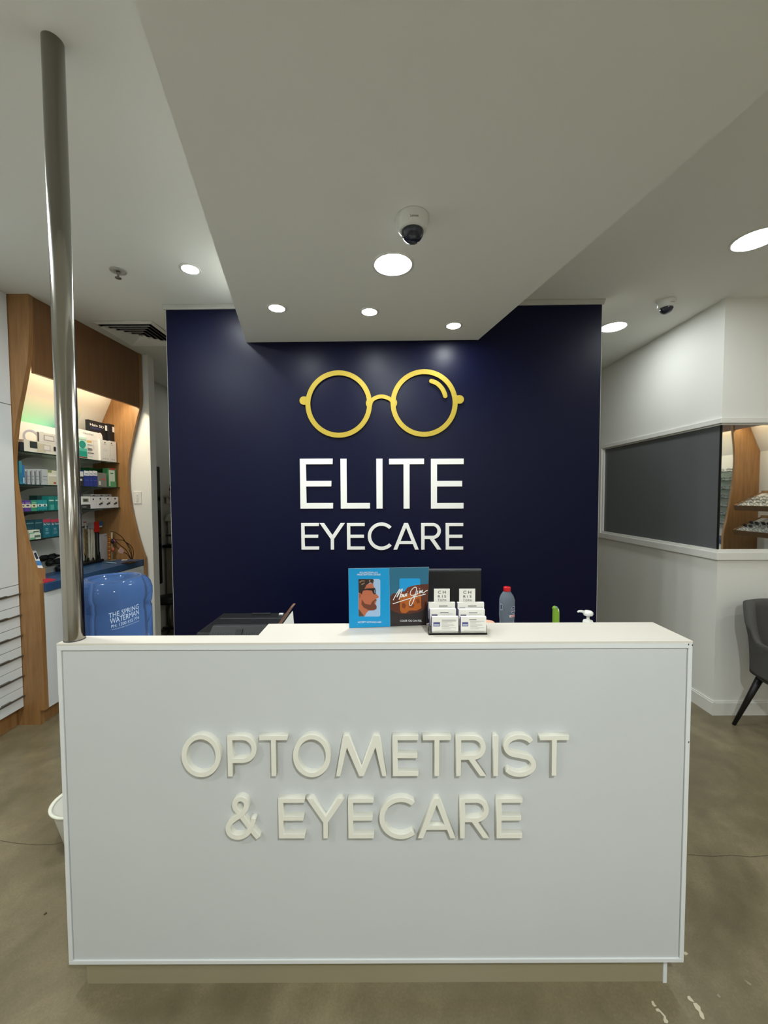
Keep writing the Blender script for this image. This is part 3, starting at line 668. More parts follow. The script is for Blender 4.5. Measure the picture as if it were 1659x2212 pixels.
# top shelf
t = product('lamp_box', 'big white carton picturing a ring magnifier lamp, behind the magnifier boxes', 'box', 36, 136, 918, z1, WH, xf=-2.575, depth=.11,
            prints=[(.52, 1.0, .70, .76, (168, 168, 182)), (.52, 1.0, .58, .62, (168, 168, 182)), (.47, .54, .56, .78, (176, 176, 190))])
discs(t, [(.27, .55, .066, .052, (176, 174, 190), .74)], -2.5735)
t = product('magnifier_box', 'dark navy magnifier carton end at the left of the top shelf', 'box', 41.5, 51.5, 955, z1, (24, 28, 44))
low = product('magnifier_box', 'white magnifier carton with black lens picture, lowest of the pair', 'box', 51.8, 158, 957, z1, (226, 220, 206), depth=.035,
              prints=[(.10, .24, .35, .92, (46, 54, 52)), (.24, .40, .10, .85, (206, 196, 172)), (.35, .50, .28, .80, (196, 188, 180)), (.37, .48, .36, .72, (228, 222, 214)), (.56, .80, .34, .74, (44, 34, 38))])
product('magnifier_box', 'white magnifier carton with rectangular lens picture, upper of the pair', 'box', 82, 160, 939.5, z1, (226, 220, 208), zb=low['_top']+.0006, depth=.012,
        prints=[(-.02, .02, .0, .95, (92, 78, 76)), (.14, .42, .22, .78, (184, 166, 160)), (.165, .395, .30, .70, (232, 226, 218)), (.49, .86, .34, .76, (44, 34, 38))])
t = product('halo_lamp_box', 'black lamp carton reading Halo 5D on the top shelf', 'box', 191.5, 234.5, 911.5, z1, (20, 20, 24), xf=-2.525, depth=.03,
            prints=[(.06, .60, .79, .835, (36, 44, 84)), (.80, .98, .82, .955, (236, 234, 228))], text=[('Halo 5D', .05, .72, .86, .92, (240, 240, 238))])
discs(t, [(.52, .60, .030, .045, (226, 224, 218), 0), (.74, .455, .052, .018, (238, 236, 232), 0)], -2.523)
t = product('halo_lamp_box', 'second black lamp carton against the timber end panel', 'box', 235.2, 250.5, 917, z1, (22, 21, 25), xf=-2.506, depth=.04,
            prints=[(.45, .95, .80, .94, (236, 236, 230))])
discs(t, [(.42, .45, .034, .018, (214, 212, 206), 0)], -2.504)
vp = product('value_pack_box', 'white carton headed Value Pack with orange and line drawing on the top shelf', 'box', 168, 213.5, 930.5, z1, (238, 233, 226), xf=-2.497, depth=.05,
             prints=[(.40, .62, .595, .66, (226, 178, 92)), (.42, .66, .52, .53, (150, 150, 160)), (.42, .66, .49, .50, (150, 150, 160)), (.42, .62, .38, .40, (90, 90, 96)), (.42, .66, .34, .36, (90, 90, 96)), (.42, .60, .31, .325, (110, 110, 116)), (.42, .70, .22, .245, (80, 80, 86)), (.42, .66, .10, .11, (150, 150, 160)),
                     (.55, .95, .69, .697, (214, 206, 196)), (.70, .72, .40, .69, (222, 216, 208)), (.80, .86, .30, .305, (200, 196, 190))],
             text=[('Value Pack', .22, .72, .87, .92, (92, 92, 98))])
t = product('eye_mask_leaflet', 'small teal and mint carton with a round badge before the Value Pack box', 'box', 167, 187.5, 944, z1, (206, 236, 218), xf=-2.475, depth=.02,
            prints=[(.08, .98, .06, .48, (84, 190, 168)), (.08, .98, .12, .34, (22, 158, 138)), (.08, .98, .03, .08, (140, 50, 44)), (.10, .9, .88, .90, (150, 160, 156))])
discs(t, [(.50, .66, .036, .030, (30, 150, 132), 0)], -2.4738)
product('lotion_box', 'white carton with cut corner before the black Halo box', 'box', 216, 236.5, 951, z1, (232, 229, 224), xf=-2.480, depth=.03,
        prints=[(.44, .56, .86, .91, (40, 38, 42)), (.34, .66, .80, .815, (170, 168, 170)), (.30, .72, .58, .59, (196, 194, 194)), (.30, .72, .53, .54, (196, 194, 194)), (.30, .76, .48, .49, (190, 188, 188)), (.26, .36, .10, .14, (170, 168, 168)), (.48, .58, .10, .14, (170, 168, 168)), (.70, .80, .10, .14, (170, 168, 168))])
product('lotion_box', 'white carton at the timber end of the top shelf', 'box', 237.2, 250.6, 953.5, z1, (230, 227, 222), xf=-2.482, depth=.02,
        prints=[(.15, .32, .86, .91, (40, 38, 42)), (.10, .5, .80, .815, (160, 158, 160)), (.20, .35, .10, .14, (170, 168, 168)), (.55, .70, .10, .14, (170, 168, 168))])
# second shelf
product('solution_box', 'tall aqua lens solution carton at the left of the second shelf', 'box', 41, 47, 996, z2, (58, 140, 158), prints=[(.2, .8, .1, .5, (36, 110, 140))])
product('solution_box', 'tall bright blue lens solution carton on the second shelf', 'box', 47.2, 52.4, 1005, z2, (40, 112, 170), prints=[(.3, .8, .05, .35, (206, 222, 228))])
for i, (a, b, nm) in enumerate(((53.5, 63.5, 'first'), (63.7, 73, 'second'), (73.2, 82.6, 'third'), (82.8, 102.3, 'fourth and widest'))):
    product('eye_drop_box', 'silver grey eye drop carton, %s of four on the second shelf' % nm, 'box', a, b, 1013.5, z2, (186, 190, 192), group='silver eye drop cartons',
            prints=[(.05, .42 if i < 3 else .22, .0, .86, (92, 98, 104)), (.30 if i < 3 else .16, .62 if i < 3 else .34, .10, .95, (150, 156, 160)), (.45, .95, .52, .56, (120, 124, 128)), (.45, .95, .30, .33, (130, 134, 138))])
product('eye_drop_box', 'cream herbal eye drop carton with green trees on the second shelf', 'box', 102.6, 131, 1016.5, z2, (222, 220, 198),
        prints=[(.0, .30, .84, 1.0, (140, 150, 96)), (.05, .68, .02, .70, (208, 204, 180)), (.06, .66, .60, .70, (246, 244, 234)), (.74, .96, .12, .68, (120, 122, 78)), (.80, .90, .42, .74, (104, 108, 66)), (.4, .6, .10, .20, (170, 60, 50))])
product('drops_box', 'narrow black and white carton beside the steel pole, second shelf', 'box', 163, 180, 1018, z2, (40, 40, 44), prints=[(.0, 1, .66, 1, (224, 224, 222)), (.5, .8, .36, .50, (220, 220, 218))])
for i, (a, b, nm) in enumerate(((181.2, 191.7, 'left'), (191.9, 200, 'middle'), (200.2, 210, 'right'))):
    product('lens_care_box', 'blue lens care carton with white top, %s of three' % nm, 'box', a, b, 1017, z2, (34, 52, 140), group='blue lens care cartons',
            prints=[(0, 1, .68, 1, (232, 232, 232)), (.2, .85, .78, .82, (90, 100, 140)), (.1, .9, .36, .42, (60, 84, 170))])
product('lens_care_box', 'grey carton with red stripe on the second shelf', 'box', 211, 230, 1021.5, z2, (128, 128, 120), prints=[(.42, .86, .50, .60, (206, 84, 74)), (.08, .30, .12, .40, (220, 220, 216))])
product('lens_care_box', 'green and white carton with red top edge near the timber end panel', 'box', 233.5, 250.8, 1012, z2, (58, 128, 74),
        prints=[(.05, .8, .05, .90, (206, 220, 206)), (.1, .9, .94, 1.0, (196, 60, 60)), (.25, .6, .70, .76, (60, 120, 80)), (.2, .95, .0, .30, (90, 158, 110))])
product('lens_care_box', 'large dark green carton behind the blue lens care boxes', 'box', 191, 232.5, 1012, z2, (18, 96, 42), xf=-2.585, depth=.07)
# third shelf
pz = [(46.5, 52.6, (92, 60, 140), 'purple', 'left'), (52.8, 66.2, (96, 64, 146), 'purple', 'right')]
for a, b, c, cn, nm in pz:
    product('wipes_box', 'purple lid wipes carton, %s one of the pair' % nm, 'box', a, b, 1081, z3, c, group='purple wipes cartons',
            prints=[(0, 1, .34, .66, (236, 226, 190)), (.25, .75, .46, .60, (60, 60, 110)), (.1, .9, .72, .80, (170, 150, 200))])
product('wipes_box', 'green lid wipes carton beside the purple pair', 'box', 67, 79.4, 1081, z3, (58, 148, 112), prints=[(0, 1, .34, .64, (238, 226, 196)), (.25, .7, .42, .58, (70, 90, 70)), (.1, .9, .72, .80, (160, 210, 180))])
for a, b, nm in ((80.4, 90.6, 'left'), (90.8, 101.4, 'right')):
    product('wipes_box', 'light teal lid wipes carton, %s one of the pair' % nm, 'box', a, b, 1080, z3, (40, 150, 154), group='teal wipes cartons', prints=[(0, 1, .40, .62, (214, 232, 224)), (.3, .7, .42, .58, (40, 80, 90)), (.1, .9, .0, .12, (20, 110, 112))])
for a, b, nm in ((104, 117, 'left'), (117.3, 134, 'right')):
    product('wipes_box', 'taller deep teal carton beside the pole, %s one' % nm, 'box', a, b, 1072, z3, (30, 128, 122), group='tall teal cartons', prints=[(.1, .9, .66, .74, (190, 220, 206)), (.3, .95, .05, .40, (74, 166, 156))])
for a, b, nm in ((80, 90, 'first'), (91, 103, 'second'), (104.5, 117, 'third'), (117.5, 134, 'fourth')):
    product('wipes_box', 'dull teal carton in the back row of the third shelf, %s from left' % nm, 'box', a, b, 1070.5, z3, (56, 96, 92), xf=-2.590, depth=.06, group='teal back row cartons')
bx = product('goggle_box', 'black and grey flat carton beside the pole on the third shelf', 'box', 166, 195, 1090, z3, (40, 40, 40), prints=[(.4, .7, .3, .6, (120, 120, 120))])
product('goggle_box', 'white carton with an eye picture lying on the black carton', 'box', 166, 195, 1072.5, z3, (230, 228, 224), zb=bx['_top']+.0006, prints=[(.42, .85, .32, .74, (120, 120, 112)), (.52, .74, .42, .64, (50, 52, 48))])
for i, (a, b, nm) in enumerate(((196, 208, 'first'), (208.2, 224.8, 'second'), (225, 240.6, 'third'), (240.8, 255.6, 'fourth'))):
    product('eyewear_box', 'white eyewear carton with black goggles picture, %s of the front row' % nm, 'box', a, b, 1073.2, z3, (228, 224, 226), group='white eyewear cartons front',
            prints=([(.30, .55, .72, .86, (44, 46, 60))] if i == 0 else [(.40, .60, .76, .90, (44, 46, 60)), (.30, .55, .28, .42, (40, 40, 42)), (.50, .78, .34, .50, (40, 40, 42)), (.72, .86, .52, .62, (212, 190, 130))]))
for a, b, nm in ((196, 211, 'left'), (211.5, 227.5, 'middle'), (228, 241, 'right')):
    product('eyewear_box', 'white eyewear carton in the back row, %s one' % nm, 'box', a, b, 1067.5, z3, (228, 226, 226), xf=-2.548, depth=.07, group='white eyewear cartons back', prints=[(.3, .6, .86, .92, (60, 60, 66))])
# fourth shelf
product('tear_drop_box', 'dark teal eye drop carton at the left of the lowest shelf', 'box', 52, 74, 1123.5, z4, (20, 66, 78), prints=[(.2, .9, .80, .86, (90, 130, 134)), (.3, .7, .40, .44, (70, 110, 118))])
product('tear_drop_box', 'dark teal eye drop carton beside the red-topped pair', 'box', 74.4, 91.6, 1122.5, z4, (24, 74, 84), prints=[(.1, .9, .80, .86, (90, 130, 134))])
for a, b, nm in ((92, 109, 'left'), (109.4, 127.2, 'right')):
    product('tear_drop_box', 'teal eye drop carton with red top, %s of two on the lowest shelf' % nm, 'box', a, b, 1121.5, z4, (24, 104, 122), group='red topped teal cartons',
            prints=[(0, 1, .82, 1, (186, 60, 80)), (.3, .65, .44, .50, (120, 170, 180)), (.3, .65, .36, .40, (120, 170, 180)), (.25, .7, .24, .28, (120, 170, 180)), (.25, .7, .18, .21, (120, 170, 180))], text=[('Blu Tears', .10, .90, .68, .78, (236, 240, 240))])
lo4 = product('ointment_box', 'small white and green ointment carton, lower of two on the lowest shelf', 'box', 64.5, 88, 1152.5, z4, (220, 228, 210), xf=-2.445+.0, depth=.03, prints=[(0, .5, 0, .35, (120, 180, 140)), (.4, .95, .3, .7, (90, 110, 100))])
product('ointment_box', 'small white and green ointment carton, upper of two on the lowest shelf', 'box', 62, 85.5, 1145, z4, (222, 226, 208), xf=-2.447, depth=.03, zb=lo4['_top']+.0006, prints=[(0, .5, 0, .35, (120, 180, 140)), (.4, .95, .3, .7, (90, 110, 100))])

# ------------------------------------------------------------------ things on the blue counter
zc = CT+.0008
lf = thing('leaflet', PX(84, 1228, -2.46), 'white and blue product leaflet leaning on a cardboard carton', 'leaflet')
cbx = product('cardboard_carton', 'small brown cardboard carton at the left end of the blue counter', 'box', 70, 98, 1229, CT, (178, 132, 84), xf=-2.43, depth=.10)
a = PX(70, 1190, -2.50); b = PX(78, 1190, -2.50); c = PX(93, 1227, -2.435); d = PX(76, 1227, -2.435)
lf.location = (d+c)/2; lf['_o'] = tuple((d+c)/2)
MB().prism([d, c, b, a], (-.003, 0, .001)).build('sheet', flat((232, 232, 232)), lf)
e1, e2 = d+(a-d)*.16, c+(b-c)*.16; e3, e4 = c+(b-c)*.42, d+(a-d)*.42
MB().poly([p+Vector((.0014,0,.0004)) for p in (e1, e2, e3, e4)]).build('printed_area', flat((70, 128, 190)), lf)
e1, e2 = d+(a-d)*.55, c+(b-c)*.55; e3, e4 = c+(b-c)*.9, d+(a-d)*.9
MB().poly([p+Vector((.0016,0,.0004)) for p in (d+(a-d)*.5+(c-d)*.3, d+(a-d)*.55+(c-d)*.6, d+(a-d)*.92+(c-d)*.4, d+(a-d)*.85+(c-d)*.1)]).build('printed_area', flat((40, 44, 60)), lf)
cl = [PZ(x, y, zc) for x, y in ((90, 1252), (99, 1249.5), (112, 1250.5), (121, 1252.5), (116, 1255), (104, 1258), (94, 1261))]
tag(MB().prism(cl, (0, 0, .003)).build('lens_cloth', flat((168, 32, 60)), origin=cl[0]), 'small crimson lens cloth lying on the blue counter', 'cloth')
gs = thing('sunglasses_riser', (-2.60, 3.1, CT), 'low clear stepped riser holding black sunglasses on the blue counter', 'display stand')
for k, (xa, xb, zt) in enumerate(((-2.70, -2.655, .082), (-2.655, -2.605, .044))):
    mbox(xa, xb, 2.86, 3.30, zc, zc+zt).build('step', mat('frosted_acrylic', (206, 206, 200), .25, trans=.5, ior=1.2), gs)
def goggles(px0, px1, x, z, label):
    y0, y1 = PX(px0, 1220, x).y, PX(px1, 1220, x).y; c = Vector((x, (y0+y1)/2, z)); t = thing('sunglasses', c, label, 'sunglasses', 'black fit-over sunglasses')
    L = y1-y0; h = .045
    def lens(s):
        pts = [(x, c.y+s*L*.03, c.z+.012), (x, c.y+s*L*.26, c.z+.005), (x, c.y+s*L*.46, c.z+.010), (x, c.y+s*L*.49, c.z+.032), (x, c.y+s*L*.40, c.z+h), (x, c.y+s*L*.10, c.z+h-.002), (x, c.y+s*L*.03, c.z+.034)]
        MB().prism(pts, (-.006, 0, 0)).build('lens', mat('dark_lens', (52, 62, 66), .1), t)
        MB().tube([Vector(q)+Vector((.001,0,0)) for q in pts+[pts[0]]], .0045, 6).build('rim', M_BLACK, t)
        MB().tube([(x+.002, c.y+s*L*.48, c.z+.028), (x+.028, c.y+s*L*.48, c.z+.028), (x+.034, c.y+s*L*.2, c.z+.022), (x+.036, c.y-s*L*.05, c.z+.016)], [.010, .009, .006, .004], 6).build('temple', M_BLACK, t)
    lens(1); lens(-1)
    MB().tube([(x, c.y-L*.05, c.z+h-.012), (x, c.y, c.z+h-.006), (x, c.y+L*.05, c.z+h-.012)], .005, 6).build('bridge', M_BLACK, t)
goggles(86, 122, -2.690, zc+.0825, 'black fit-over sunglasses on the upper step of the riser')
goggles(99, 137, -2.648, zc+.0445, 'black fit-over sunglasses on the lower step of the riser')
goggles(119, 156, -2.585, zc+.001, 'black fit-over sunglasses on the counter before the riser')
# spectacle cord display
cp = PZ(196, 1216, zc)
cd = thing('cord_display', cp, 'black stand hung with white, patterned and black spectacle cords', 'display stand')
MB().prism([(cp.x-.06, cp.y-.17, zc), (cp.x+.05, cp.y-.17, zc), (cp.x+.05, cp.y+.10, zc), (cp.x-.06, cp.y+.10, zc)], (0, 0, .022)).build('stand_base', M_BLACK, cd, .004)
MB().tube([(cp.x-.02, cp.y-.03, zc+.02), (cp.x-.02, cp.y-.03, zc+.335)], .006, 8).build('stand_post', M_BLACK, cd)
MB().tube([(cp.x-.02, cp.y-.16, zc+.325), (cp.x-.02, cp.y+.10, zc+.325)], .005, 8).build('stand_arm', M_BLACK, cd)
XCd = cp.x
def cord(px0, px1, pt, pb, col, r, nm='cord', twist=0, x=None):
    x = XCd if x is None else x
    a = PX(px0, pt, x); b = PX(px1, pb, x); n = 14
    pts = [a.lerp(b, i/n) + Vector((0, twist*math.sin(i*2.2), 0)) for i in range(n+1)]
    MB().tube(pts, r, 6).build(nm, flat(col, .7), cd)
for i, (a, b) in enumerate(((191, 193), (193.2, 195), (196.5, 198), (198.6, 199), (200, 203), (202.5, 205))):
    cord(a, b, 1143, 1214 - (i % 3)*2, (206, 198, 176), .0042)
cord(184, 184, 1143, 1200, (120, 88, 40), .007, twist=.005); cord(187, 187, 1148, 1212, (96, 80, 48), .006, twist=.004)
cord(181, 182, 1140, 1196, (176, 164, 130), .004, twist=.002)
cord(206.5, 208, 1150, 1205, (20, 20, 20), .006); cord(209.5, 211, 1150, 1200, (70, 72, 68), .007); cord(212.5, 214, 1150, 1206, (18, 18, 18), .006)
cord(206, 209, 1176, 1218, (16, 16, 16), .012); cord(213, 216, 1192, 1220, (16, 16, 16), .012); cord(190, 192, 1205, 1222, (18, 18, 18), .010); cord(200, 202, 1205, 1222, (18, 18, 18), .012)
def tagp(px0, px1, p0, p1, col, nm='header_tag', dx=.012):
    a, b = PX(px0, p1, XCd+dx), PX(px1, p0, XCd+dx)
    mbox(XCd+dx-.004, XCd+dx, a.y, b.y, a.z, b.z).build(nm, flat(col, .35), cd)
tagp(204, 214.5, 1126.5, 1150, (206, 30, 26), dx=.014); tagp(214.8, 221.5, 1126, 1135, (40, 110, 170)); tagp(215, 220.5, 1135.5, 1139, (200, 216, 224), dx=.013)
tagp(191, 196.2, 1129, 1142, (150, 152, 158)); tagp(196.8, 203, 1129, 1142, (158, 160, 164)); tagp(180.8, 186.5, 1126.5, 1129.5, (150, 60, 40)); tagp(184, 186.8, 1131, 1143, (176, 176, 172))
# price board
pbx = PZ(225, 1210, zc).x
t = product('price_list_board', 'white upright price list board beside the cord stand', 'sign', 216.5, 234, 1153, CT, (196, 190, 190), xf=pbx, depth=.012,
            prints=[(.5, .9, .90, .92, (60, 58, 60)), (.05, .6, .70, .705, (130, 124, 124)), (.35, .9, .60, .605, (130, 124, 124))] + [(.66, .95, .5-.05*i, .508-.05*i, (130, 126, 126)) for i in range(8)])
# beaded chain rack and wire stand
bp_ = PZ(239, 1211, zc)
br_ = thing('bead_chain', bp_, 'hanging strand of amber beads on a pale post', 'bead strand')
MB().tube([bp_+Vector((0, .012, 0)), PX(241.5, 1150, bp_.x)], .007, 8).build('post', flat((206, 190, 150)), br_)
mbox(bp_.x-.03, bp_.x+.03, bp_.y-.02, bp_.y+.04, zc, zc+.006).build('foot', flat((150, 130, 96)), br_)
for i in range(12):
    q = PX(236.2, 1160+i*4.2, bp_.x+.012)
    MB().lathe([(0, -.011), (.008, -.008), (.011, 0), (.008, .008), (0, .011)], q, 8).build('bead', flat((188, 112, 30) if i % 2 else (150, 78, 22), .3), br_)
for (x, y, c) in ((243, 1170, (30, 26, 30)), (246.5, 1168, (190, 96, 130)), (244, 1187, (170, 90, 60))):
    q = PX(x, y, bp_.x+.02); MB().lathe([(0, -.022), (.012, -.012), (.014, .004), (.006, .02), (0, .024)], q, 8).build('tassel', flat(c), br_)
wp_ = PZ(283, 1215, zc)
ws = thing('wire_stand', wp_, 'dark wire branch stand with a pink drop tag on the blue counter', 'display stand')
mbox(wp_.x-.04, wp_.x+.04, wp_.y-.07, wp_.y+.04, zc, zc+.006).build('stand_base', mat('dark_bronze', (56, 36, 24), .5, metal=.4), ws)
Sw = lambda pts: [PX(170+x/11.06, 1110+y/11.06, wp_.x+dx_) for x, y in pts]
dx_ = 0
for pts in ([(1250,1080),(1200,980),(1120,850),(980,740),(880,640),(830,570)], [(1270,1080),(1240,950),(1190,800),(1130,690),(1060,630),(980,625),(880,605),(780,600)],
            [(1290,1080),(1310,950),(1290,830),(1220,740),(1110,660),(1040,560),(950,490),(860,440),(760,420)], [(1240,1080),(1150,960),(1060,910),(900,790),(820,730)], [(1280,1080),(1255,900),(1200,760),(1130,680)]):
    dx_ += .004; MB().tube(smooth([tuple(p) for p in Sw(pts)], 4), .0028, 6).build('wire_branch', mat('dark_bronze', (56, 36, 24), .5, metal=.4), ws)
dx_ = .024
pt_ = Sw([(1010,800),(1055,840),(1085,880),(1075,920),(1040,945),(990,945),(955,915),(950,880),(975,840)])
MB().prism(pt_, (-.003, 0, 0)).build('drop_tag', flat((226, 180, 170)), ws)
pe0, pe1 = PZ(221, 1214.5, zc+.004), PZ(252, 1216.5, zc+.004)
tag(MB().tube([pe0, pe0.lerp(pe1, .92), pe1], [.004, .004, .001], 8).build('pen', flat((150, 186, 196), .3), origin=pe0), 'slim pale pen lying on the blue counter', 'pen')
q_ = [PZ(x, y, zc) for x, y in ((262, 1211), (274, 1210), (275.5, 1208.6), (264, 1209))]
tag(MB().prism(q_, (0, 0, .002)).build('price_card', flat((210, 204, 190)), origin=q_[0]), 'tiny white card lying beside the wire stand', 'card')

# ------------------------------------------------------------------ things on and behind the desk ledge
# two-panel counter card
S1 = lambda x, y: (740+x/8.295, 1210+y/8.295)
bl_, br_2 = PZ(*S1(118, 1218), DT+.0006), PZ(*S1(1500, 1172), DT+.0006)
cu_ = (br_2-bl_).normalized(); cn_ = Vector((cu_.y, -cu_.x, 0)).normalized()
cn_ = (cn_ + Vector((0, 0, .07))).normalized(); cv_ = cn_.cross(cu_).normalized()
card = thing('counter_card', bl_, 'blue and brown two-panel sunglasses advertising card standing on the ledge', 'advertising card')
def cpt(x, y, lift=0.0): return PP(*S1(x, y), bl_, cn_) + cn_*lift
def cpoly(pts, col, lift, nm, rough=.35): return MB().poly([cpt(x, y, lift) for x, y in pts]).build(nm, flat(col, rough), card)
def rrect(x0, y0, x1, y1, r):
    o = []
    for cx, cy, a in ((x1-r, y0+r, -90), (x1-r, y1-r, 0), (x0+r, y1-r, 90), (x0+r, y0+r, 180)):
        o += [(cx+r*math.cos(math.radians(a+t)), cy+r*math.sin(math.radians(a+t))) for t in (0, 30, 60, 90)]
    return o
mb = MB().prism([cpt(118, 1216), cpt(855, 1190), cpt(1512, 1166), cpt(1548, 124), cpt(833, 138), cpt(103, 150)], -cn_*.004).build('board', flat((150, 170, 182)), card)
cpoly([(120, 1214), (852, 1190), (832, 140), (106, 152)], (0, 148, 208), .0004, 'blue_panel')
cpoly([(856, 1188), (1510, 1164), (1524, 760), (848, 790)], (38, 30, 32), .0004, 'dark_ground')
cpoly([(848, 790), (1524, 760), (1546, 126), (836, 140)], (40, 104, 132), .0004, 'teal_sky')
cpoly([(852, 655), (900, 600), (1010, 580), (1100, 520), (1200, 465), (1330, 440), (1545, 425), (1538, 560), (1528, 720), (1500, 850), (1380, 930), (1200, 965), (1050, 965), (940, 930), (858, 890)], (86, 42, 28), .0006, 'rock_print')
cpoly(rrect(1018, 325, 1392, 560, 30), (22, 152, 216), .0008, 'window_sky')
cpoly([(1020, 600), (1100, 570), (1160, 490), (1240, 462), (1330, 445), (1392, 440), (1404, 600)], (112, 52, 34), .0010, 'rock_print')
cpoly([(1022, 600), (1404, 600), (1410, 860), (1330, 900), (1200, 900), (1130, 950), (1060, 945), (1030, 900)], (176, 92, 30), .0010, 'lit_rock_print')
for pts in ([(1060, 780), (1100, 760), (1140, 810), (1110, 870), (1070, 850)], [(1180, 800), (1230, 770), (1290, 800), (1270, 850), (1200, 850)], [(1310, 700), (1370, 690), (1390, 760), (1330, 780)]):
    cpoly(pts, (128, 60, 22), .0012, 'rock_shade')
# portrait print
cpoly(rrect(283, 338, 676, 1010, 34), (158, 188, 222), .0006, 'photo_print')
cpoly([(286, 590), (350, 550), (420, 440), (545, 405), (556, 470), (590, 520), (598, 600), (648, 652), (642, 674), (600, 690), (610, 722), (600, 755), (588, 778), (610, 825), (606, 872), (560, 898), (470, 905), (430, 940), (396, 1004), (372, 1006), (286, 880)], (184, 104, 74), .0008, 'face_print')
cpoly([(345, 700), (400, 780), (500, 800), (530, 740), (560, 720), (600, 690), (612, 716), (575, 738), (568, 790), (600, 802), (612, 842), (604, 876), (558, 896), (460, 892), (380, 850), (338, 790)], (112, 60, 44), .0010, 'beard_print')
cpoly([(284, 350), (300, 339), (548, 339), (566, 380), (545, 415), (500, 398), (425, 445), (400, 500), (360, 560), (345, 618), (318, 590), (286, 580)], (48, 34, 28), .0010, 'hair_print')
for q in ([(300, 390), (340, 360), (400, 365), (400, 380), (345, 378), (310, 410)], [(330, 430), (390, 400), (400, 412), (345, 450)], [(470, 360), (500, 350), (490, 400), (478, 395)], [(540, 375), (566, 372), (550, 415)]): cpoly(q, (150, 116, 84), .0012, 'hair_light')
cpoly([(286, 870), (390, 1005), (300, 1008), (286, 990)], (86, 66, 52), .0010, 'collar_print')
cpoly([(350, 528), (430, 508), (580, 500), (598, 540), (596, 600), (566, 616), (545, 590), (528, 545), (430, 536), (362, 548)], (26, 20, 24), .0012, 'sunglasses_print')
cpoly([(565, 530), (584, 528), (588, 585), (572, 596)], (120, 140, 160), .0014, 'lens_glint')
cpoly([(298, 600), (325, 620), (322, 670), (300, 680)], (150, 78, 56), .0010, 'ear_print')
Wt = flat((238, 242, 244), .4)
def ctext(s, x0, x1, yb, yt, m=Wt):
    a, b, t = cpt(x0, yb), cpt(x1, yb), cpt(x0, yt); u = (b-a)
    text_on('printed_text', s, a, u.normalized(), cn_.cross(u.normalized()).normalized(), u.length, (t-a).length, m, card, lift=.0016)
ctext('POLARIZEDPLUS2', 308, 628, 236, 208); ctext('PRESCRIPTION LENSES', 262, 680, 274, 244); ctext('ACCEPT NOTHING LESS', 270, 695, 1124, 1092); ctext('COLOR YOU CAN FEEL', 1028, 1418, 1100, 1066)
def script(pts, w):
    pts = smooth(pts, 5); o = stroke(pts, w); n = len(pts); mb = MB()
    L, R = o[:n], o[n:][::-1]
    for i in range(n-1): mb.poly([cpt(*R[i], .0018), cpt(*R[i+1], .0018), cpt(*L[i+1], .0018), cpt(*L[i], .0018)])
    return mb.build('script_stroke', Wt, card)
for pts in ([(898, 782), (1080, 722), (1300, 655), (1488, 606)], [(905, 716), (950, 630), (1012, 530), (1030, 525), (1000, 590), (972, 662), (1015, 590), (1060, 520), (1070, 525), (1040, 610), (1008, 706)],
            [(1082, 612), (1050, 618), (1036, 650), (1055, 658), (1080, 618), (1078, 656)], [(1098, 608), (1090, 648), (1108, 652), (1132, 598), (1124, 648)], [(1152, 590), (1144, 640), (1156, 640)], [(1164, 562), (1170, 572)],
            [(1320, 590), (1262, 632), (1220, 622), (1212, 585), (1236, 530), (1290, 484), (1322, 498), (1312, 580), (1272, 720), (1228, 808), (1198, 800), (1206, 730), (1250, 668), (1330, 612)],
            [(1346, 545), (1334, 600), (1350, 590)], [(1376, 505), (1384, 515)], [(1364, 595), (1380, 545), (1374, 592), (1402, 540), (1400, 588), (1430, 530), (1424, 575), (1450, 585), (1480, 558), (1524, 536)]):
    script(pts, 12)
MB().prism([cpt(600, 300)-cn_*.004, cpt(900, 300)-cn_*.004, cpt(860, 1195)-cn_*.004+Vector((0, .045, 0)), cpt(640, 1195)-cn_*.004+Vector((0, .045, 0))], (0, .002, 0)).build('easel_strut', flat((190, 190, 188)), card)

# business card holder with six stacks
hY = PZ(990, 1370.5, DT).y
hl_, hr_ = PY(923, 1372, hY).x, PY(1054, 1372, hY).x
hold = thing('card_holder', ((hl_+hr_)/2, hY, DT), 'clear acrylic six-pocket business card holder on the ledge', 'card holder')
zb0 = DT+.0006
mbox(hl_+.004, hr_-.003, hY-.004, hY+.098, zb0, zb0+.003).build('base_plate', M_ACRYL, hold)
mbox(hl_+.002, hr_-.004, hY+.093, hY+.096, zb0+.003, PY(950, 1297, hY+.095).z).build('back_plate', M_ACRYL, hold)
for x in (hl_+.002, hr_-.006):
    MB().prism([(x, hY-.002, zb0+.003), (x, hY+.0925, zb0+.003), (x, hY+.0925, zb0+.082), (x, hY+.060, zb0+.070), (x, hY+.028, zb0+.050), (x, hY-.002, zb0+.026)], (.002, 0, 0)).build('side_plate', M_ACRYL, hold)
mbox(hl_+.005, hr_-.007, hY-.004, hY-.0025, zb0+.003, zb0+.012).build('front_lip', M_ACRYL, hold)
tiers = []
cols = [((932, 990), (928, 985), (925, 983)), ((994.5, 1050.5), (990, 1047), (987.5, 1045.5))]
tops = ((1333, 1333), (1316, 1316.5), (1302, 1302))
nmv = ('front', 'middle', 'back')
LINE = (150, 148, 150)
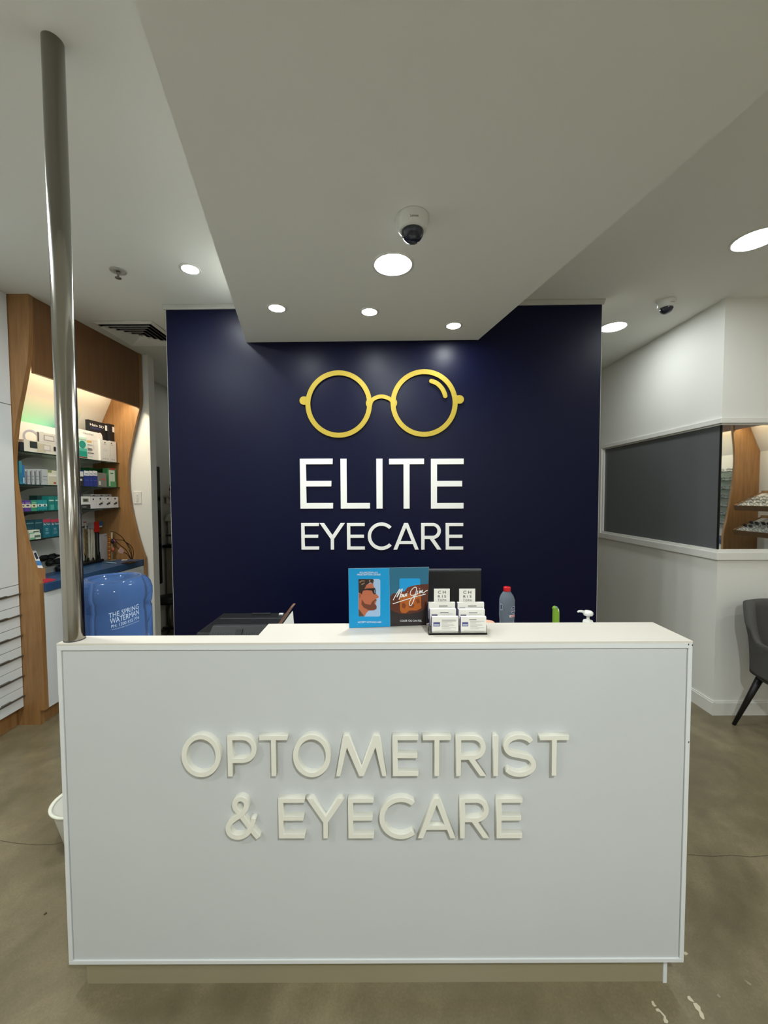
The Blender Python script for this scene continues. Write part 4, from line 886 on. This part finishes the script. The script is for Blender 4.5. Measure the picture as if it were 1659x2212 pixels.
for k in range(3):
    for c in range(2):
        y = hY + .031*k + .001
        a, b = PY(cols[c][k][0], 1340, y), PY(cols[c][k][1], 1340, y); zt = PY((cols[c][k][0]+cols[c][k][1])/2, tops[k][c], y).z
        zb_ = zt-.0545 if k else zb0+.0035
        th = .014 if k < 2 else .012
        t = thing('business_card_stack', ((a.x+b.x)/2, y, zb_), 'stack of white business cards, %s %s pocket of the clear holder' % (nmv[k], ('left', 'right')[c]), 'business cards', 'business cards in the clear holder')
        mbox(a.x+.0015, b.x, y, y+th, zb_, zt).build('cards', M_CARD, t)
        mbox(a.x, a.x+.0014, y+.002, y+th, zb_, zt-.001).build('coloured_edges', M_CARDB, t)
        if k: mbox(a.x+.004, b.x-.002, y+.001, y+th, zb0+.0035, zb_-.0003).build('pocket_riser', M_ACRYL, hold)
        W_, H_ = b.x-a.x, zt-zb_
        def pq(u0, u1, v0, v1, col, nm='printed_line', lift=.0004):
            MB().poly([(a.x+W_*u0, y-lift, zb_+H_*v0), (a.x+W_*u1, y-lift, zb_+H_*v0), (a.x+W_*u1, y-lift, zb_+H_*v1), (a.x+W_*u0, y-lift, zb_+H_*v1)]).build(nm, flat(col), t)
        if k == 0:
            pq(.07, .32 if c == 0 else .30, .42, .68, (74, 78, 128), 'photo_print'); pq(.09, .30 if c == 0 else .28, .47, .56, (196, 200, 216), 'photo_print', .0006)
            pq(.38 if c == 0 else .34, .92 if c == 0 else .62, .80 if c == 0 else .82, .83 if c == 0 else .855, (70, 66, 72))
            for v, u in ((.73, .92), (.68, .78), (.62, .60), (.54, .82), (.48, .86), (.40, .66), (.33, .92), (.26, .72)): pq(.38, u, v, v+.016, LINE)
            pq(.12, .90, .14, .155, LINE)
        else:
            if not (k == 2 and c == 0): pq(.08, .30, .40, .68, (60, 58, 110), 'photo_print'); pq(.08, .30, .70, .715, LINE)
            pq(.40, .72, .78, .82, (80, 76, 82)); pq(.40, .88, .71, .725, LINE)
for c, (x0, x1) in enumerate(((937.5, 971.5), (992, 1026.5))):
    y = hY+.0805; a, b = PY(x0, 1300, y), PY(x1, 1300, y); zt = PY((x0+x1)/2, 1272, y).z
    t = thing('brand_card', ((a.x+b.x)/2, y, zb0+.004), 'square white card lettered CHRISTOPH at the %s of the card holder' % ('back left', 'back right')[c], 'card')
    mbox(a.x, b.x, y, y+.002, zb0+.004, zt).build('card_sheet', M_CARD, t)
    w = b.x-a.x
    for s_, u0, u1, v0, v1 in (('C H', .25, .74, .70, .88), ('R I S', .25, .76, .44, .60), ('T O P H', .25, .76, .22, .35)):
        text_on('printed_text', s_, (a.x+w*u0, y-.0004, zt-w*(1-v0)), (1, 0, 0), (0, 0, 1), w*(u1-u0), w*(v1-v0), M_BLACK, t)

# monitor seen from behind
mo = thing('monitor', (.0, 1.66, WT), 'black monitor seen from behind, partly hidden by the advertising card', 'monitor')
mY = 1.62; ml, mr = PY(800, 1235, mY).x, PY(1040, 1235, mY).x; mt = PY(985, 1230, mY).z
mbox(ml, mr, mY, mY+.022, mt-.29, mt-.004).build('rear_shell', M_BLACK, mo, .003)
mbox(ml, mr, mY, mY+.018, mt-.0035, mt).build('top_edge', mat('grey_edge', (92, 94, 98), .4, metal=.3), mo)
mbox((ml+mr)/2-.03, (ml+mr)/2+.03, mY+.023, mY+.045, WT+.012, mt-.10).build('stand_neck', M_BLACK, mo)
mbox((ml+mr)/2-.12, (ml+mr)/2+.12, mY-.02, mY+.16, WT+.0005, WT+.012).build('stand_foot', M_BLACK, mo, .003)

# printer
pr = thing('printer', (-.57, 1.6, WT), 'black office printer behind the low end of the desk ledge', 'printer')
PZt = 1.03
MB().prism([(-.725, 1.47, WT+.0005), (-.415, 1.47, WT+.0005), (-.415, 1.745, WT+.0005), (-.725, 1.745, WT+.0005)], (0, 0, PZt-WT-.0215)).build('printer_body', M_BLACK, pr, .006)
mbox(-.72, -.42, 1.48, 1.74, PZt-.02, PZt).build('scanner_lid', M_BLACK, pr, .006)
mbox(-.70, -.42, 1.652, 1.656, PZt, PZt+.0025).build('lid_seam', mat('grey_edge', (92, 94, 98), .4, metal=.3), pr)
mbox(-.58, -.50, 1.70, 1.712, PZt, PZt+.008).build('lid_hinge', M_BLACKR, pr); 
mbox(-.462, -.445, 1.70, 1.715, PZt+.0005, PZt+.006).build('status_label', flat((206, 208, 206)), pr)
fx0, fx1 = PY(458, 1355, 1.45).x, PY(575, 1355, 1.45).x; fz = PY(515, 1353, 1.45).z
MB().prism([(fx0-.012, 1.41, PZt-.02), (fx1+.004, 1.41, PZt-.02), (fx1, 1.455, fz), (fx0, 1.455, fz)], (0, .02, 0)).build('paper_support', M_BLACKR, pr, .002)
for i in range(22):
    u = i/21
    if .42 < u < .60: continue
    xa = fx0-.010+(fx1-fx0+.012)*u; xb = fx0+.003+(fx1-fx0-.006)*u
    MB().tube([(xa, 1.4105, PZt-.012), (xb, 1.4545, fz-.005)], .0009, 4).build('rib', M_BLACK, pr)
um = fx0+(fx1-fx0)*.51
MB().prism([(um-.014, 1.410, PZt-.016), (um+.012, 1.410, PZt-.016), (um+.014, 1.447, fz-.008), (um-.010, 1.447, fz-.008)], (0, -.003, 0)).build('support_flap', M_BLACK, pr, .001)

# clipboard with papers
cb = thing('clipboard', (-.42, 1.58, WT), 'brown clipboard with white sheets leaning up behind the ledge', 'clipboard')
yb_ = 1.40
A = [PY(x, y, yb_) for x, y in ((596, 1350), (627, 1311.5), (632, 1312), (605, 1350))]
dn = Vector((-.060, 0, -.085))
MB().prism([A[0]+dn, A[3]+dn, A[2], A[1]], (0, .05, 0)).build('board', mat('brown_board', (116, 82, 66), .45), cb)
B = [PY(x, y, yb_-.003) for x, y in ((608, 1350), (630, 1322), (632, 1320.5), (636, 1350))]
MB().prism([B[0]+dn*.6, B[3]+Vector((.002,0,-.05)), B[2], B[1]], (0, .004, 0)).build('sheets', M_CARD, cb)
mbox(A[0].x+dn.x-.01, A[3].x+.03, yb_, yb_+.05, WT+.0005, A[0].z+dn.z+.004).build('support_wedge', M_BLACK, cb)

# water bottle
wbY = 1.58; wc = PY(1095, 1300, wbY); kb = wbY/850
wb = thing('water_bottle', (wc.x, wbY, WT), 'clear plastic water bottle with red cap behind the ledge', 'bottle')
zt = PY(1095, 1267.5, wbY).z
M_PET = mat('clear_pet', (168, 178, 192), .08, trans=.68, ior=1.2)
cpx = lambda y: PY(1095, y, wbY).z
MB().lathe([(0, WT+.0008), (15*kb, WT+.0008), (16*kb, WT+.008), (15.5*kb, cpx(1345)), (15.6*kb, cpx(1338)), (16.6*kb, cpx(1330)), (16.6*kb, cpx(1303)), (16.2*kb, cpx(1294)), (13.6*kb, cpx(1286)), (9.5*kb, cpx(1280)), (7.2*kb, cpx(1277)), (6.8*kb, cpx(1274))], (wc.x, wbY, 0), 40).build('bottle_body', M_PET, wb)
MB().lathe([(7.4*kb, cpx(1277)), (7.7*kb, cpx(1275)), (7.7*kb, cpx(1269)), (7.2*kb, cpx(1267.5)), (0, cpx(1267.2))], (wc.x, wbY, 0), 28).build('cap', flat((196, 22, 30), .3), wb)
def curved(nm, ang0, ang1, za, zb_, r, m, parent, cx, cy, z0=None):
    n = 10; mb = MB()
    for i in range(n):
        t0 = math.radians(ang0+(ang1-ang0)*i/n); t1 = math.radians(ang0+(ang1-ang0)*(i+1)/n)
        mb.poly([(cx+r*math.cos(t0), cy+r*math.sin(t0), za), (cx+r*math.cos(t1), cy+r*math.sin(t1), za), (cx+r*math.cos(t1), cy+r*math.sin(t1), zb_), (cx+r*math.cos(t0), cy+r*math.sin(t0), zb_)])
    return mb.build(nm, m, parent)
rb = 16.85*kb
# round navy badge with white ring, and red-white band, curved on the body
def badge(nm, r0, r1, col, ang, zc_, lift):
    mb = MB(); n = 28; ps = []
    for r in (r0, r1):
        ps.append([(ang+r*math.cos(2*math.pi*i/n)/rb, zc_+r*math.sin(2*math.pi*i/n)) for i in range(n)])
    pt3 = lambda a, z: (wc.x+(rb+lift)*math.cos(a), wbY+(rb+lift)*math.sin(a), z)
    v = [pt3(*q) for q in ps[0]+ps[1]]
    mb.add(v, [(i, (i+1) % n, (i+1) % n+n, i+n) for i in range(n)])
    mb.build(nm, flat(col, .4), wb)
ba = math.radians(-52); bz = cpx(1313.5)
badge('label_badge', .0005, .0155, (24, 30, 70), ba, bz, .0002); badge('label_ring', .0135, .0150, (214, 220, 232), ba, bz, .0004)
for s_, dz in (('COOL', .0012), ('RIDGE', -.0078)):
    o = text_on('label_text', s_, (0, 0, 0), (1, 0, 0), (0, 0, 1), .020, .0062, flat((220, 226, 236)), wb, lift=0)
    for v in o.data.vertices:
        w = v.co + Vector(wb['_o']); a = ba + (w.x-.010)/rb; z = bz+dz+w.z
        v.co = Vector((wc.x+(rb+.0007)*math.cos(a), wbY+(rb+.0007)*math.sin(a), z))-Vector(wb['_o'])
curved('label_band', -88, -40, cpx(1328.5), cpx(1324), rb+.0002, flat((226, 216, 214)), wb, wc.x, wbY); curved('label_band', -80, -40, cpx(1327.5), cpx(1325.2), rb+.0005, flat((206, 92, 84)), wb, wc.x, wbY)
curved('barcode_panel', -160, -140, cpx(1315), cpx(1302), rb+.0002, flat((180, 190, 206)), wb, wc.x, wbY); curved('barcode_panel', -157, -143, cpx(1313.5), cpx(1303.5), rb+.0005, flat((50, 58, 90)), wb, wc.x, wbY)

# green tape holder, pump dispenser, peach pad
gY = 1.56; gm = thing('green_marker', PY(1203, 1345, gY), 'lime green rounded marker standing behind the ledge right of the bottle', 'marker')
gm.location.z = WT; gm['_o'] = tuple(gm.location)
g0, g1 = PY(1197.5, 1345, gY).x, PY(1209.5, 1345, gY).x; gz = PY(1202, 1311.5, gY).z; gw = (g1-g0)/2; gc = (g0+g1)/2
pts = [(gc-gw, gY, WT+.0006), (gc+gw, gY, WT+.0006), (gc+gw*.85, gY, gz-.016)] + [(gc-.003+gw*.85*math.cos(math.radians(a)), gY, gz-gw*.85+gw*.85*math.sin(math.radians(a))) for a in range(0, 181, 20)] + [(gc-gw*.95, gY, gz-.016)]
MB().prism(pts, (0, .022, 0)).build('marker_body', flat((128, 168, 52), .35), gm, .002)
mbox(gc-.006, gc+.001, gY-.001, gY+.010, gz-.006, gz+.0006).build('marker_tip', flat((130, 150, 140), .3), gm)
mbox(gc+.003, gc+.006, gY-.0012, gY, gz-.018, gz-.007).build('clip', flat((236, 240, 220), .3), gm)
pY = 1.56; pc = PY(1270, 1345, pY); pd = thing('pump_dispenser', (pc.x, pY, WT), 'white pump dispenser peeking over the right part of the ledge', 'pump bottle')
pm = mat('white_pump', (236, 236, 228), .35); pz = lambda y: PY(1270, y, pY).z; kp = pY/850
MB().lathe([(0, WT+.0008), (22*kp, WT+.0008), (23*kp, WT+.01), (23*kp, pz(1372)), (18*kp, pz(1358)), (11*kp, pz(1352))], (pc.x, pY, 0), 32).build('bottle_body', mat('white_soap_bottle', (222, 224, 220), .3), pd)
MB().lathe([(10.5*kp, pz(1352)), (10.5*kp, pz(1343)), (9.5*kp, pz(1340)), (5*kp, pz(1339)), (3.4*kp, pz(1337))], (pc.x, pY, 0), 28).build('collar', pm, pd)
MB().lathe([(3.2*kp, pz(1340)), (3.2*kp, pz(1329))], (pc.x, pY, 0), 18).build('stem', pm, pd)
MB().lathe([(4*kp, pz(1330)), (9*kp, pz(1329)), (10.4*kp, pz(1326)), (10*kp, pz(1322)), (7*kp, pz(1319.5)), (0, pz(1319))], (pc.x, pY, 0), 28).build('pump_head', pm, pd)
MB().tube([(pc.x-4*kp, pY, pz(1323)), (pc.x-14*kp, pY, pz(1320.5)), (pc.x-20*kp, pY, pz(1320.2)), (pc.x-23*kp, pY, pz(1322))], [3.4*kp, 2.6*kp, 2.2*kp, 1.8*kp], 10).build('spout', pm, pd)
qY = 1.45; qa, qb = PY(1040, 1341, qY), PY(1067, 1341, qY)
pp_ = thing('peach_pad', ((qa.x+qb.x)/2, qY, WT), 'peach coloured rounded pad just visible behind the card holder', 'pad')
MB().lathe([(0, WT+.0006), (.028, WT+.0006), (.030, WT+.02), (.030, qa.z-.012), (.024, qa.z-.004), (.012, qa.z), (0, qa.z)], ((qa.x+qb.x)/2, qY, 0), 28).build('pad_body', flat((222, 170, 146), .6), pp_)

# ------------------------------------------------------------------ water jug on its cooler
jY = 1.58; jc = PY(246, 1300, jY); R_ = .1335
jz = lambda y: PY(246, y, jY-.10).z
JT = 1.228
M_JUG = mat('blue_polycarbonate', (104, 146, 216), .08, trans=.82, ior=1.18, noise=(116, 156, 222), bscale=7)
jug = thing('water_jug', (jc.x, jY, .72), 'large translucent blue water cooler bottle printed THE SPRING WATERMAN', 'water bottle')
prof = [(.03, .735), (.032, .765), (.09, .80), (R_, .84), (R_, .905), (R_-.008, .915), (R_-.008, .93), (R_, .94), (R_, 1.095), (R_-.004, 1.105), (R_-.004, 1.112), (R_, 1.122), (R_+.003, 1.15), (R_+.003, 1.175), (R_-.004, 1.200), (R_-.018, 1.218), (R_-.034, JT-.001), (R_-.046, JT-.002), (R_-.056, JT-.012), (R_-.072, JT-.024), (.03, JT-.030), (0, JT-.030)]
MB().lathe(prof, (jc.x, jY, 0), 64).build('jug_body', M_JUG, jug)
MB().lathe([(0, JT-.0295), (.045, JT-.0293), (.05, JT-.0285), (.045, JT-.0275), (0, JT-.0275)], (jc.x, jY, 0), 28).build('moulded_disc', flat((40, 30, 110), .2), jug)
jm = flat((206, 222, 240), .45); view = math.atan2(-jY, -jc.x)
def jtext(s_, px0, px1, py0, py1, rise=.0):
    # place text on the cylinder by matching image columns at the front surface
    h = (py1-py0)*(jY-R_)/850; zb_ = PY(px0, py1, jY-R_*.9).z
    def ang(px):
        off = (px-246)*(jY-.10)/850; return view + math.asin(max(-.98, min(.98, off/R_)))
    a0, a1 = ang(px0), ang(px1)
    o = text_on('printed_text', s_, (0, 0, 0), (1, 0, 0), (0, 0, 1), 1.0, h, jm, jug, lift=0)
    for v in o.data.vertices:
        w = v.co + Vector(jug['_o']); a = a0+(a1-a0)*w.x; z = zb_+w.z+rise*w.x
        v.co = Vector((jc.x+(R_+.0008)*math.cos(a), jY+(R_+.0008)*math.sin(a), z))-Vector(jug['_o'])
jtext('THE SPRING', 236, 291.5, 1325, 1336, .016); jtext('WATERMAN', 238, 291.5, 1337, 1349, .016); jtext('PH: 1300 555 774', 240, 291.5, 1351, 1358, .013); jtext('www.springwaterman.com.au', 240, 291.5, 1360.5, 1363, .012)
wcz = thing('water_cooler', (jc.x, jY, 0), 'white water cooler stand under the blue bottle, hidden behind the desk', 'water cooler')
mbox(jc.x-.10, jc.x+.095, jY-.15, jY+.15, .0005, .70).build('cooler_body', M_TRIM, wcz, .01)
MB().lathe([(0, .701), (.092, .701), (.092, .725), (.05, .7345), (.034, .7348), (0, .7348)], (jc.x, jY, 0), 32).build('bottle_seat', M_TRIM, wcz)
mbox(jc.x-.03, jc.x+.03, jY-.18, jY-.151, .50, .54).build('tap', flat((40, 90, 180)), wcz)

# white bin beside the desk
bY = 1.75; bx_ = PY(121, 1730, bY).x + .118
bn = thing('waste_bin', (bx_, bY, 0), 'white plastic bin beside the desk, mostly hidden behind its left side', 'bin')
bz_ = PY(125, 1734, bY-.03).z
MB().lathe([(.0, .0008), (.070, .0008), (.072, .01), (.106, bz_-.012), (.106, bz_-.011), (.102, bz_-.011), (.069, .014), (0, .012)], (bx_, bY, 0), 44).build('bin_body', mat('white_bin', (208, 206, 196), .4), bn)
MB().lathe([(.107, bz_-.012), (.116, bz_-.010), (.118, bz_-.002), (.112, bz_), (.103, bz_-.002), (.1035, bz_-.010)], (bx_, bY, 0), 44, ring=True).build('rolled_rim', mat('white_bin_rim', (236, 236, 220), .35), bn)

# ------------------------------------------------------------------ waiting chair at the right
ch = thing('tub_chair', (2.625, 2.36, 0), 'dark grey fabric tub chair with black tapered legs at the right edge', 'chair')
ccx, ccy = 2.605, 2.335
def sq(a, r, e=.62):
    c, s = math.cos(a), math.sin(a)
    return (math.copysign(abs(c)**e, c)*r, math.copysign(abs(s)**e, s)*r)
def rimz(d):   # d = degrees away from the back
    d = abs(d)
    if d < 44: return .845
    if d < 82: t = (d-44)/38; t = t*t*(3-2*t); return .845+(.615-.845)*t
    return .615-.0004*(d-82)
NA = 72; span = 142; rows = 12
mb = MB(); vs = []; 
for i in range(NA+1):
    d = -span+2*span*i/NA; a = math.radians(90-d); zt = rimz(d)
    col = []
    for j in range(rows+1):       # outer, bottom to top
        f_ = j/rows; z = .40+(zt-.40)*f_; r = .262+.004*f_+.034*f_*f_*(1 if zt > .7 else .4)
        x, y = sq(a, r); col.append((ccx+x, ccy+y*.96, z))
    xo, yo = sq(a, .274); col.append((ccx+xo, ccy+yo*.96, zt+.012))
    for j in range(rows, -1, -1): # inner, top to bottom
        f_ = j/rows; z = .44+(zt-.44)*f_; r = .205+.030*f_+.012*f_
        x, y = sq(a, r); col.append((ccx+x, ccy+y*.96, z))
    vs.append(col)
m_ = len(vs[0]); allv = [p for c in vs for p in c]; fs = []
for i in range(NA):
    for j in range(m_-1): fs.append((i*m_+j, (i+1)*m_+j, (i+1)*m_+j+1, i*m_+j+1))
    fs.append((i*m_+m_-1, (i+1)*m_+m_-1, (i+1)*m_, i*m_))
fs += [tuple(range(m_)), tuple(range(NA*m_, NA*m_+m_))[::-1]]
mb.add(allv, fs, True).build('shell', M_FABRIC, ch)
ring = lambda r, z, e=.6: [(ccx+sq(2*math.pi*i/48, r, e)[0], ccy-.02+sq(2*math.pi*i/48, r, e)[1], z) for i in range(48)]
lv = [ring(.20, .37), ring(.222, .385), ring(.226, .44), ring(.220, .475), ring(.195, .492), ring(.10, .498)]
mb = MB(); allv = [p for l in lv for p in l]; fs = [(k*48+i, k*48+(i+1) % 48, (k+1)*48+(i+1) % 48, (k+1)*48+i) for k in range(5) for i in range(48)] + [tuple(range(48))[::-1], tuple(range(240, 288))]
mb.add(allv, fs, True).build('seat_cushion', M_FABRIC, ch)
mb = MB(); l2 = [ring(.17, .352), ring(.236, .372), ring(.240, .398)]
mb.add([p for l in l2 for p in l], [(k*48+i, k*48+(i+1) % 48, (k+1)*48+(i+1) % 48, (k+1)*48+i) for k in range(2) for i in range(48)] + [tuple(range(48))[::-1], tuple(range(96, 144))], True).build('seat_base', M_FABRIC, ch)
for sx, sy in ((-1, 1), (1, 1), (-1, -1), (1, -1)):
    MB().tube([(ccx+sx*.165, ccy+sy*.165, .385), (ccx+sx*.255, ccy+sy*.255, .001)], [.022, .011], 14).build('leg', M_BLACK, ch)

# ------------------------------------------------------------------ timber displays on the right wall (seen in the mirror)
RX = 4.48
def rprof(dx=0): return [(4.48+dx, ZC-.001), (4.482+dx, 2.55), (4.484+dx, 2.375), (4.510+dx, 2.15), (4.520+dx, 1.95), (4.508+dx, 1.75), (4.488+dx, 1.55), (4.462+dx, 1.36), (4.440+dx, 1.22), (4.410+dx, 1.09), (4.400+dx, 1.0), (4.397+dx, .10)]
rb1 = thing('display_bay', (4.65, -.3, 0), 'timber spectacle display with glass shelves, seen in the mirror', 'display shelving')
rb2 = thing('display_bay', (4.65, 1.0, 0), 'timber spectacle display with sloping trays, seen in the mirror', 'display shelving')
prof_panel(rprof(), .332, 4.86, 'end_panel', rb1); prof_panel(rprof(), -1.10, 4.86, 'end_panel', rb1); prof_panel(rprof(), 1.80, 4.86, 'end_panel', rb2)
for o_, a, b in ((rb1, -1.065, .330), (rb2, .366, 1.798)):
    mbox(RX+.012, RX+.036, a, b, FAS, ZC-.001).build('fascia', M_WOODSHADE, o_)
    MB().prism([(4.68, a, 2.46), (4.838, a, 2.10), (4.852, a, 2.10), (4.70, a, 2.47)], (0, b-a, 0)).build('sloped_panel', M_WHITE, o_)
    mbox(4.838, 4.858, a, b, .6, 2.10).build('back_panel', M_WHITE, o_)
    mbox(4.54, 4.575, a+.05, b-.05, 2.44, 2.47).build('strip_lamp', M_TUBE, o_)
    mbox(4.52, 4.70, a, b, 2.49, 2.50).build('recess_top', M_WHITE, o_)
    area('strip_glow', (4.56, (a+b)/2, 2.432), .03, 4.0, (1.0, .92, .76), 170, o_, rot=(0, math.radians(20), 0), shape='RECTANGLE', sy=b-a-.1)
    zk_ = .90 if o_ is rb1 else .64
    mbox(4.42, 4.837, a, b, zk_, zk_+.06).build('counter', M_BLUE, o_)
    mbox(4.44, 4.837, a, b, .10, zk_-.001).build('cabinet_front', M_LAM, o_)
    mbox(4.47, 4.837, a, b, 0, .099).build('kick_board', M_WOOD, o_)
gsh = [1.858, 1.740, 1.623, 1.506, 1.389, 1.272, 1.155]
for z in gsh:
    s_ = mbox(4.60, 4.836, -1.06, .328, z-.008, z).build('shelf', M_GLASS, rb1); mbox(4.5985, 4.5998, -1.06, .328, z-.008, z).build('front_edge', M_GEDGE, s_)
# spectacles prototype
def spectacles(label, col, lens_col, dark):
    t = thing('spectacles', (0, 0, 0), label, 'spectacles'); fm = mat('frame_%d_%d_%d' % col, col, .3); lm = mat('lens_dark', (30, 30, 34), .08) if dark else mat('lens_clear', (226, 230, 230), .04, trans=.9, ior=1.05)
    for s in (-1, 1):
        rr = [(s*.034+.026*math.copysign(abs(math.cos(a))**.7, math.cos(a)), 0, .022+.020*math.copysign(abs(math.sin(a))**.7, math.sin(a))) for a in [2*math.pi*i/16 for i in range(17)]]
        MB().tube(rr, .0022, 5).build('rim', fm, t)
        MB().poly(rr[:-1]).build('lens', lm, t)
        MB().tube([(s*.061, 0, .032), (s*.066, .01, .032), (s*.066, .10, .030), (s*.062, .14, .014)], .0020, 5).build('temple', fm, t)
    MB().tube([(-.010, 0, .028), (0, -.002, .031), (.010, 0, .028)], .002, 5).build('bridge', fm, t)
    return t
def place(proto, first, loc, rot, label, group):
    if first: r = proto
    else:
        r = proto.copy(); COL.objects.link(r)
        for c in proto.children:
            k = c.copy(); COL.objects.link(k); k.parent = r
    r.location = loc; r.rotation_euler = rot; r['label'] = label; r['group'] = group
    return r
protos = [spectacles('x', (24, 22, 22), None, False), spectacles('x', (92, 88, 84), None, False), spectacles('x', (20, 18, 20), None, True)]
used = [False]*3
def sp_at(k, loc, rot, label, group):
    place(protos[k], not used[k], loc, rot, label, group); used[k] = True
ordn = ['top', 'second', 'third', 'fourth', 'fifth', 'sixth', 'lowest']
for i, z in enumerate(gsh):
    for j, y in enumerate((.20, .02, -.16)):
        sp_at((i+j) % 2, (4.63+.02*(i % 2), y+.012*((i*7) % 3-1), z+.0005), (0, 0, -math.pi/2+.18*((i+j) % 3-1)), 'spectacles on the %s glass shelf in the mirror, %s from the panel' % (ordn[i], ('first', 'second', 'third')[j]), 'spectacles on the glass shelves')
for n_, (zf, zk, nm) in enumerate(((1.415, 1.573, 'upper'), (1.11, 1.268, 'lower'))):
    tr = thing('display_tray', (4.35, 1.1, zf-.06), '%s sloping timber spectacle tray seen in the mirror' % nm, 'display tray')
    ya, yb2 = .56, 1.76; sl_ = (zk-zf)/.34
    MB().prism([(4.362, ya, zf-.034), (4.69, ya, zk-.034), (4.69, ya, zk-.012), (4.362, ya, zf-.012)], (0, yb2-ya, 0)).build('tray_liner', flat((214, 212, 204)), tr)
    MB().prism([(4.35, ya-.01, zf), (4.362, ya-.01, zf), (4.378, ya-.01, zf-.062), (4.366, ya-.01, zf-.062)], (0, yb2-ya+.02, 0)).build('front_rim', M_WDARK, tr)
    MB().prism([(4.355, ya-.012, zf), (4.69, ya-.012, zk), (4.69, ya-.012, zk-.05), (4.372, ya-.012, zf-.06)], (0, .011, 0)).build('side_rim', M_WOOD, tr)
    mbox(4.692, 4.722, ya-.01, yb2, zk-.04, zk+.022).build('back_rail', M_WOOD, tr)
    MB().tube([(4.72, .9, zk-.03), (4.836, .9, zk-.06)], .012, 8).build('arm_bracket', M_DKSTEEL, tr); MB().tube([(4.72, 1.5, zk-.03), (4.836, 1.5, zk-.06)], .012, 8).build('arm_bracket', M_DKSTEEL, tr)
    for r_ in range(3):
        x = 4.385+.075*r_; z = zf-.012+(x-4.362)*sl_+.0015
        for c_ in range(6):
            y = .645+.155*c_
            kk = 2 if (n_ == 1 and r_ == 2) or (n_ == 1 and r_ == 1 and c_ % 2 == 0) else (c_+r_) % 2
            sp_at(kk, (x, y, z+.001), (math.atan(sl_), 0, -math.pi/2), 'spectacles in the %s mirrored tray, %s row, %s from the panel' % (nm, ('front', 'middle', 'back')[r_], ('first', 'second', 'third', 'fourth', 'fifth', 'sixth')[c_]), 'spectacles in the sloping trays')

# ------------------------------------------------------------------ back room seen past the navy wall
bar = thing('wall_screen', (-2.60, 4.55, .66), 'tall narrow black panel on the passage wall beyond the stub wall', 'wall panel')
pa, pb2 = PX(339.5, 1008, -2.58), PX(352.5, 1259, -2.58)
mbox(-2.629, -2.58, 4.42, 4.545, pb2.z, pa.z).build('panel_body', M_BLACK, bar, .003)
mbox(-2.5798, -2.577, 4.43, 4.535, pb2.z+.01, pa.z-.01).build('panel_face', mat('black_gloss', (8, 8, 9), .2), bar)
sh_ = thing('passage_shelf', (-2.5, 4.75, 1.50), 'narrow cream shelf on the passage wall in the back room', 'shelf')
zs_ = PX(362, 1071, -2.55).z
mbox(-2.63, -2.33, 4.68, 5.0, zs_-.018, zs_).build('shelf_board', flat((196, 188, 166)), sh_)
mbox(-2.60, -2.575, 4.70, 4.98, zs_-.09, zs_-.019).build('shelf_bracket', M_TRIM, sh_)
mbox(-2.56, -2.40, 4.72, 4.82, zs_-.06, zs_-.019).build('green_bin', flat((70, 92, 50)), sh_)
bt = thing('spray_bottle', (-2.545, 4.74, zs_), 'cream bottle standing on the passage shelf', 'bottle')
MB().lathe([(0, zs_+.0006), (.036, zs_+.0006), (.036, zs_+.10), (.030, zs_+.13), (.012, zs_+.165), (.010, zs_+.185), (0, zs_+.186)], (-2.545, 4.74, 0), 20).build('bottle_body', flat((214, 206, 182), .4), bt)
MB().lathe([(.0365, zs_+.06), (.0365, zs_+.094)], (-2.545, 4.74, 0), 20).build('label_band', flat((150, 140, 120)), bt)
ins = thing('exam_unit', (-2.45, 4.8, 0), 'pale ophthalmic instrument unit with tray in the dim back room', 'instrument')
iz = lambda y: PX(362, y, -2.5).z
mbox(-2.60, -2.20, 4.66, 4.98, .001, iz(1186)).build('unit_pedestal', flat((150, 146, 132)), ins, .01)
mbox(-2.62, -2.18, 4.62, 5.0, iz(1186)+.0005, iz(1180)).build('unit_tray', M_BLACK, ins, .004)
MB().prism([(-2.60, 4.70, iz(1180)), (-2.22, 4.70, iz(1180)), (-2.22, 4.70, iz(1128)), (-2.60, 4.70, iz(1128))], (0, .22, 0)).build('unit_column', flat((206, 204, 192)), ins, .02)
MB().prism([(-2.62, 4.66, iz(1128)), (-2.20, 4.66, iz(1128)), (-2.24, 4.66, iz(1105)), (-2.44, 4.66, iz(1103)), (-2.58, 4.66, iz(1112))], (0, .26, 0)).build('unit_head', flat((220, 218, 206)), ins, .015)
MB().tube([(-2.58, 4.64, iz(1158)), (-2.40, 4.63, iz(1160)), (-2.22, 4.64, iz(1158))], .012, 8).build('chin_rest', M_RUB, ins)
st = thing('stool', (-2.44, 4.42, 0), 'dark low stool base in the dim back room doorway', 'stool')
MB().lathe([(0, .36), (.15, .36), (.16, .385), (.15, .42), (0, .425)], (-2.44, 4.42, 0), 28).build('stool_seat', M_BLACK, st)
MB().lathe([(.018, .04), (.018, .359)], (-2.44, 4.42, 0), 14).build('stool_column', M_DKSTEEL, st)
for k in range(5):
    a = 2*math.pi*k/5; MB().tube([(-2.44, 4.42, .055), (-2.44+.16*math.cos(a), 4.42+.16*math.sin(a), .03)], .012, 8).build('stool_foot', M_BLACK, st)
    MB().lathe([(0, .001), (.010, .001), (.012, .014), (.006, .026), (0, .028)], (-2.44+.155*math.cos(a), 4.42+.155*math.sin(a), 0), 10).build('castor', M_BLACK, st)

# bookkeeping keys used only while building
for o in bpy.data.objects:
    for k in ('_o', '_top', '_y'):
        if k in o: del o[k]
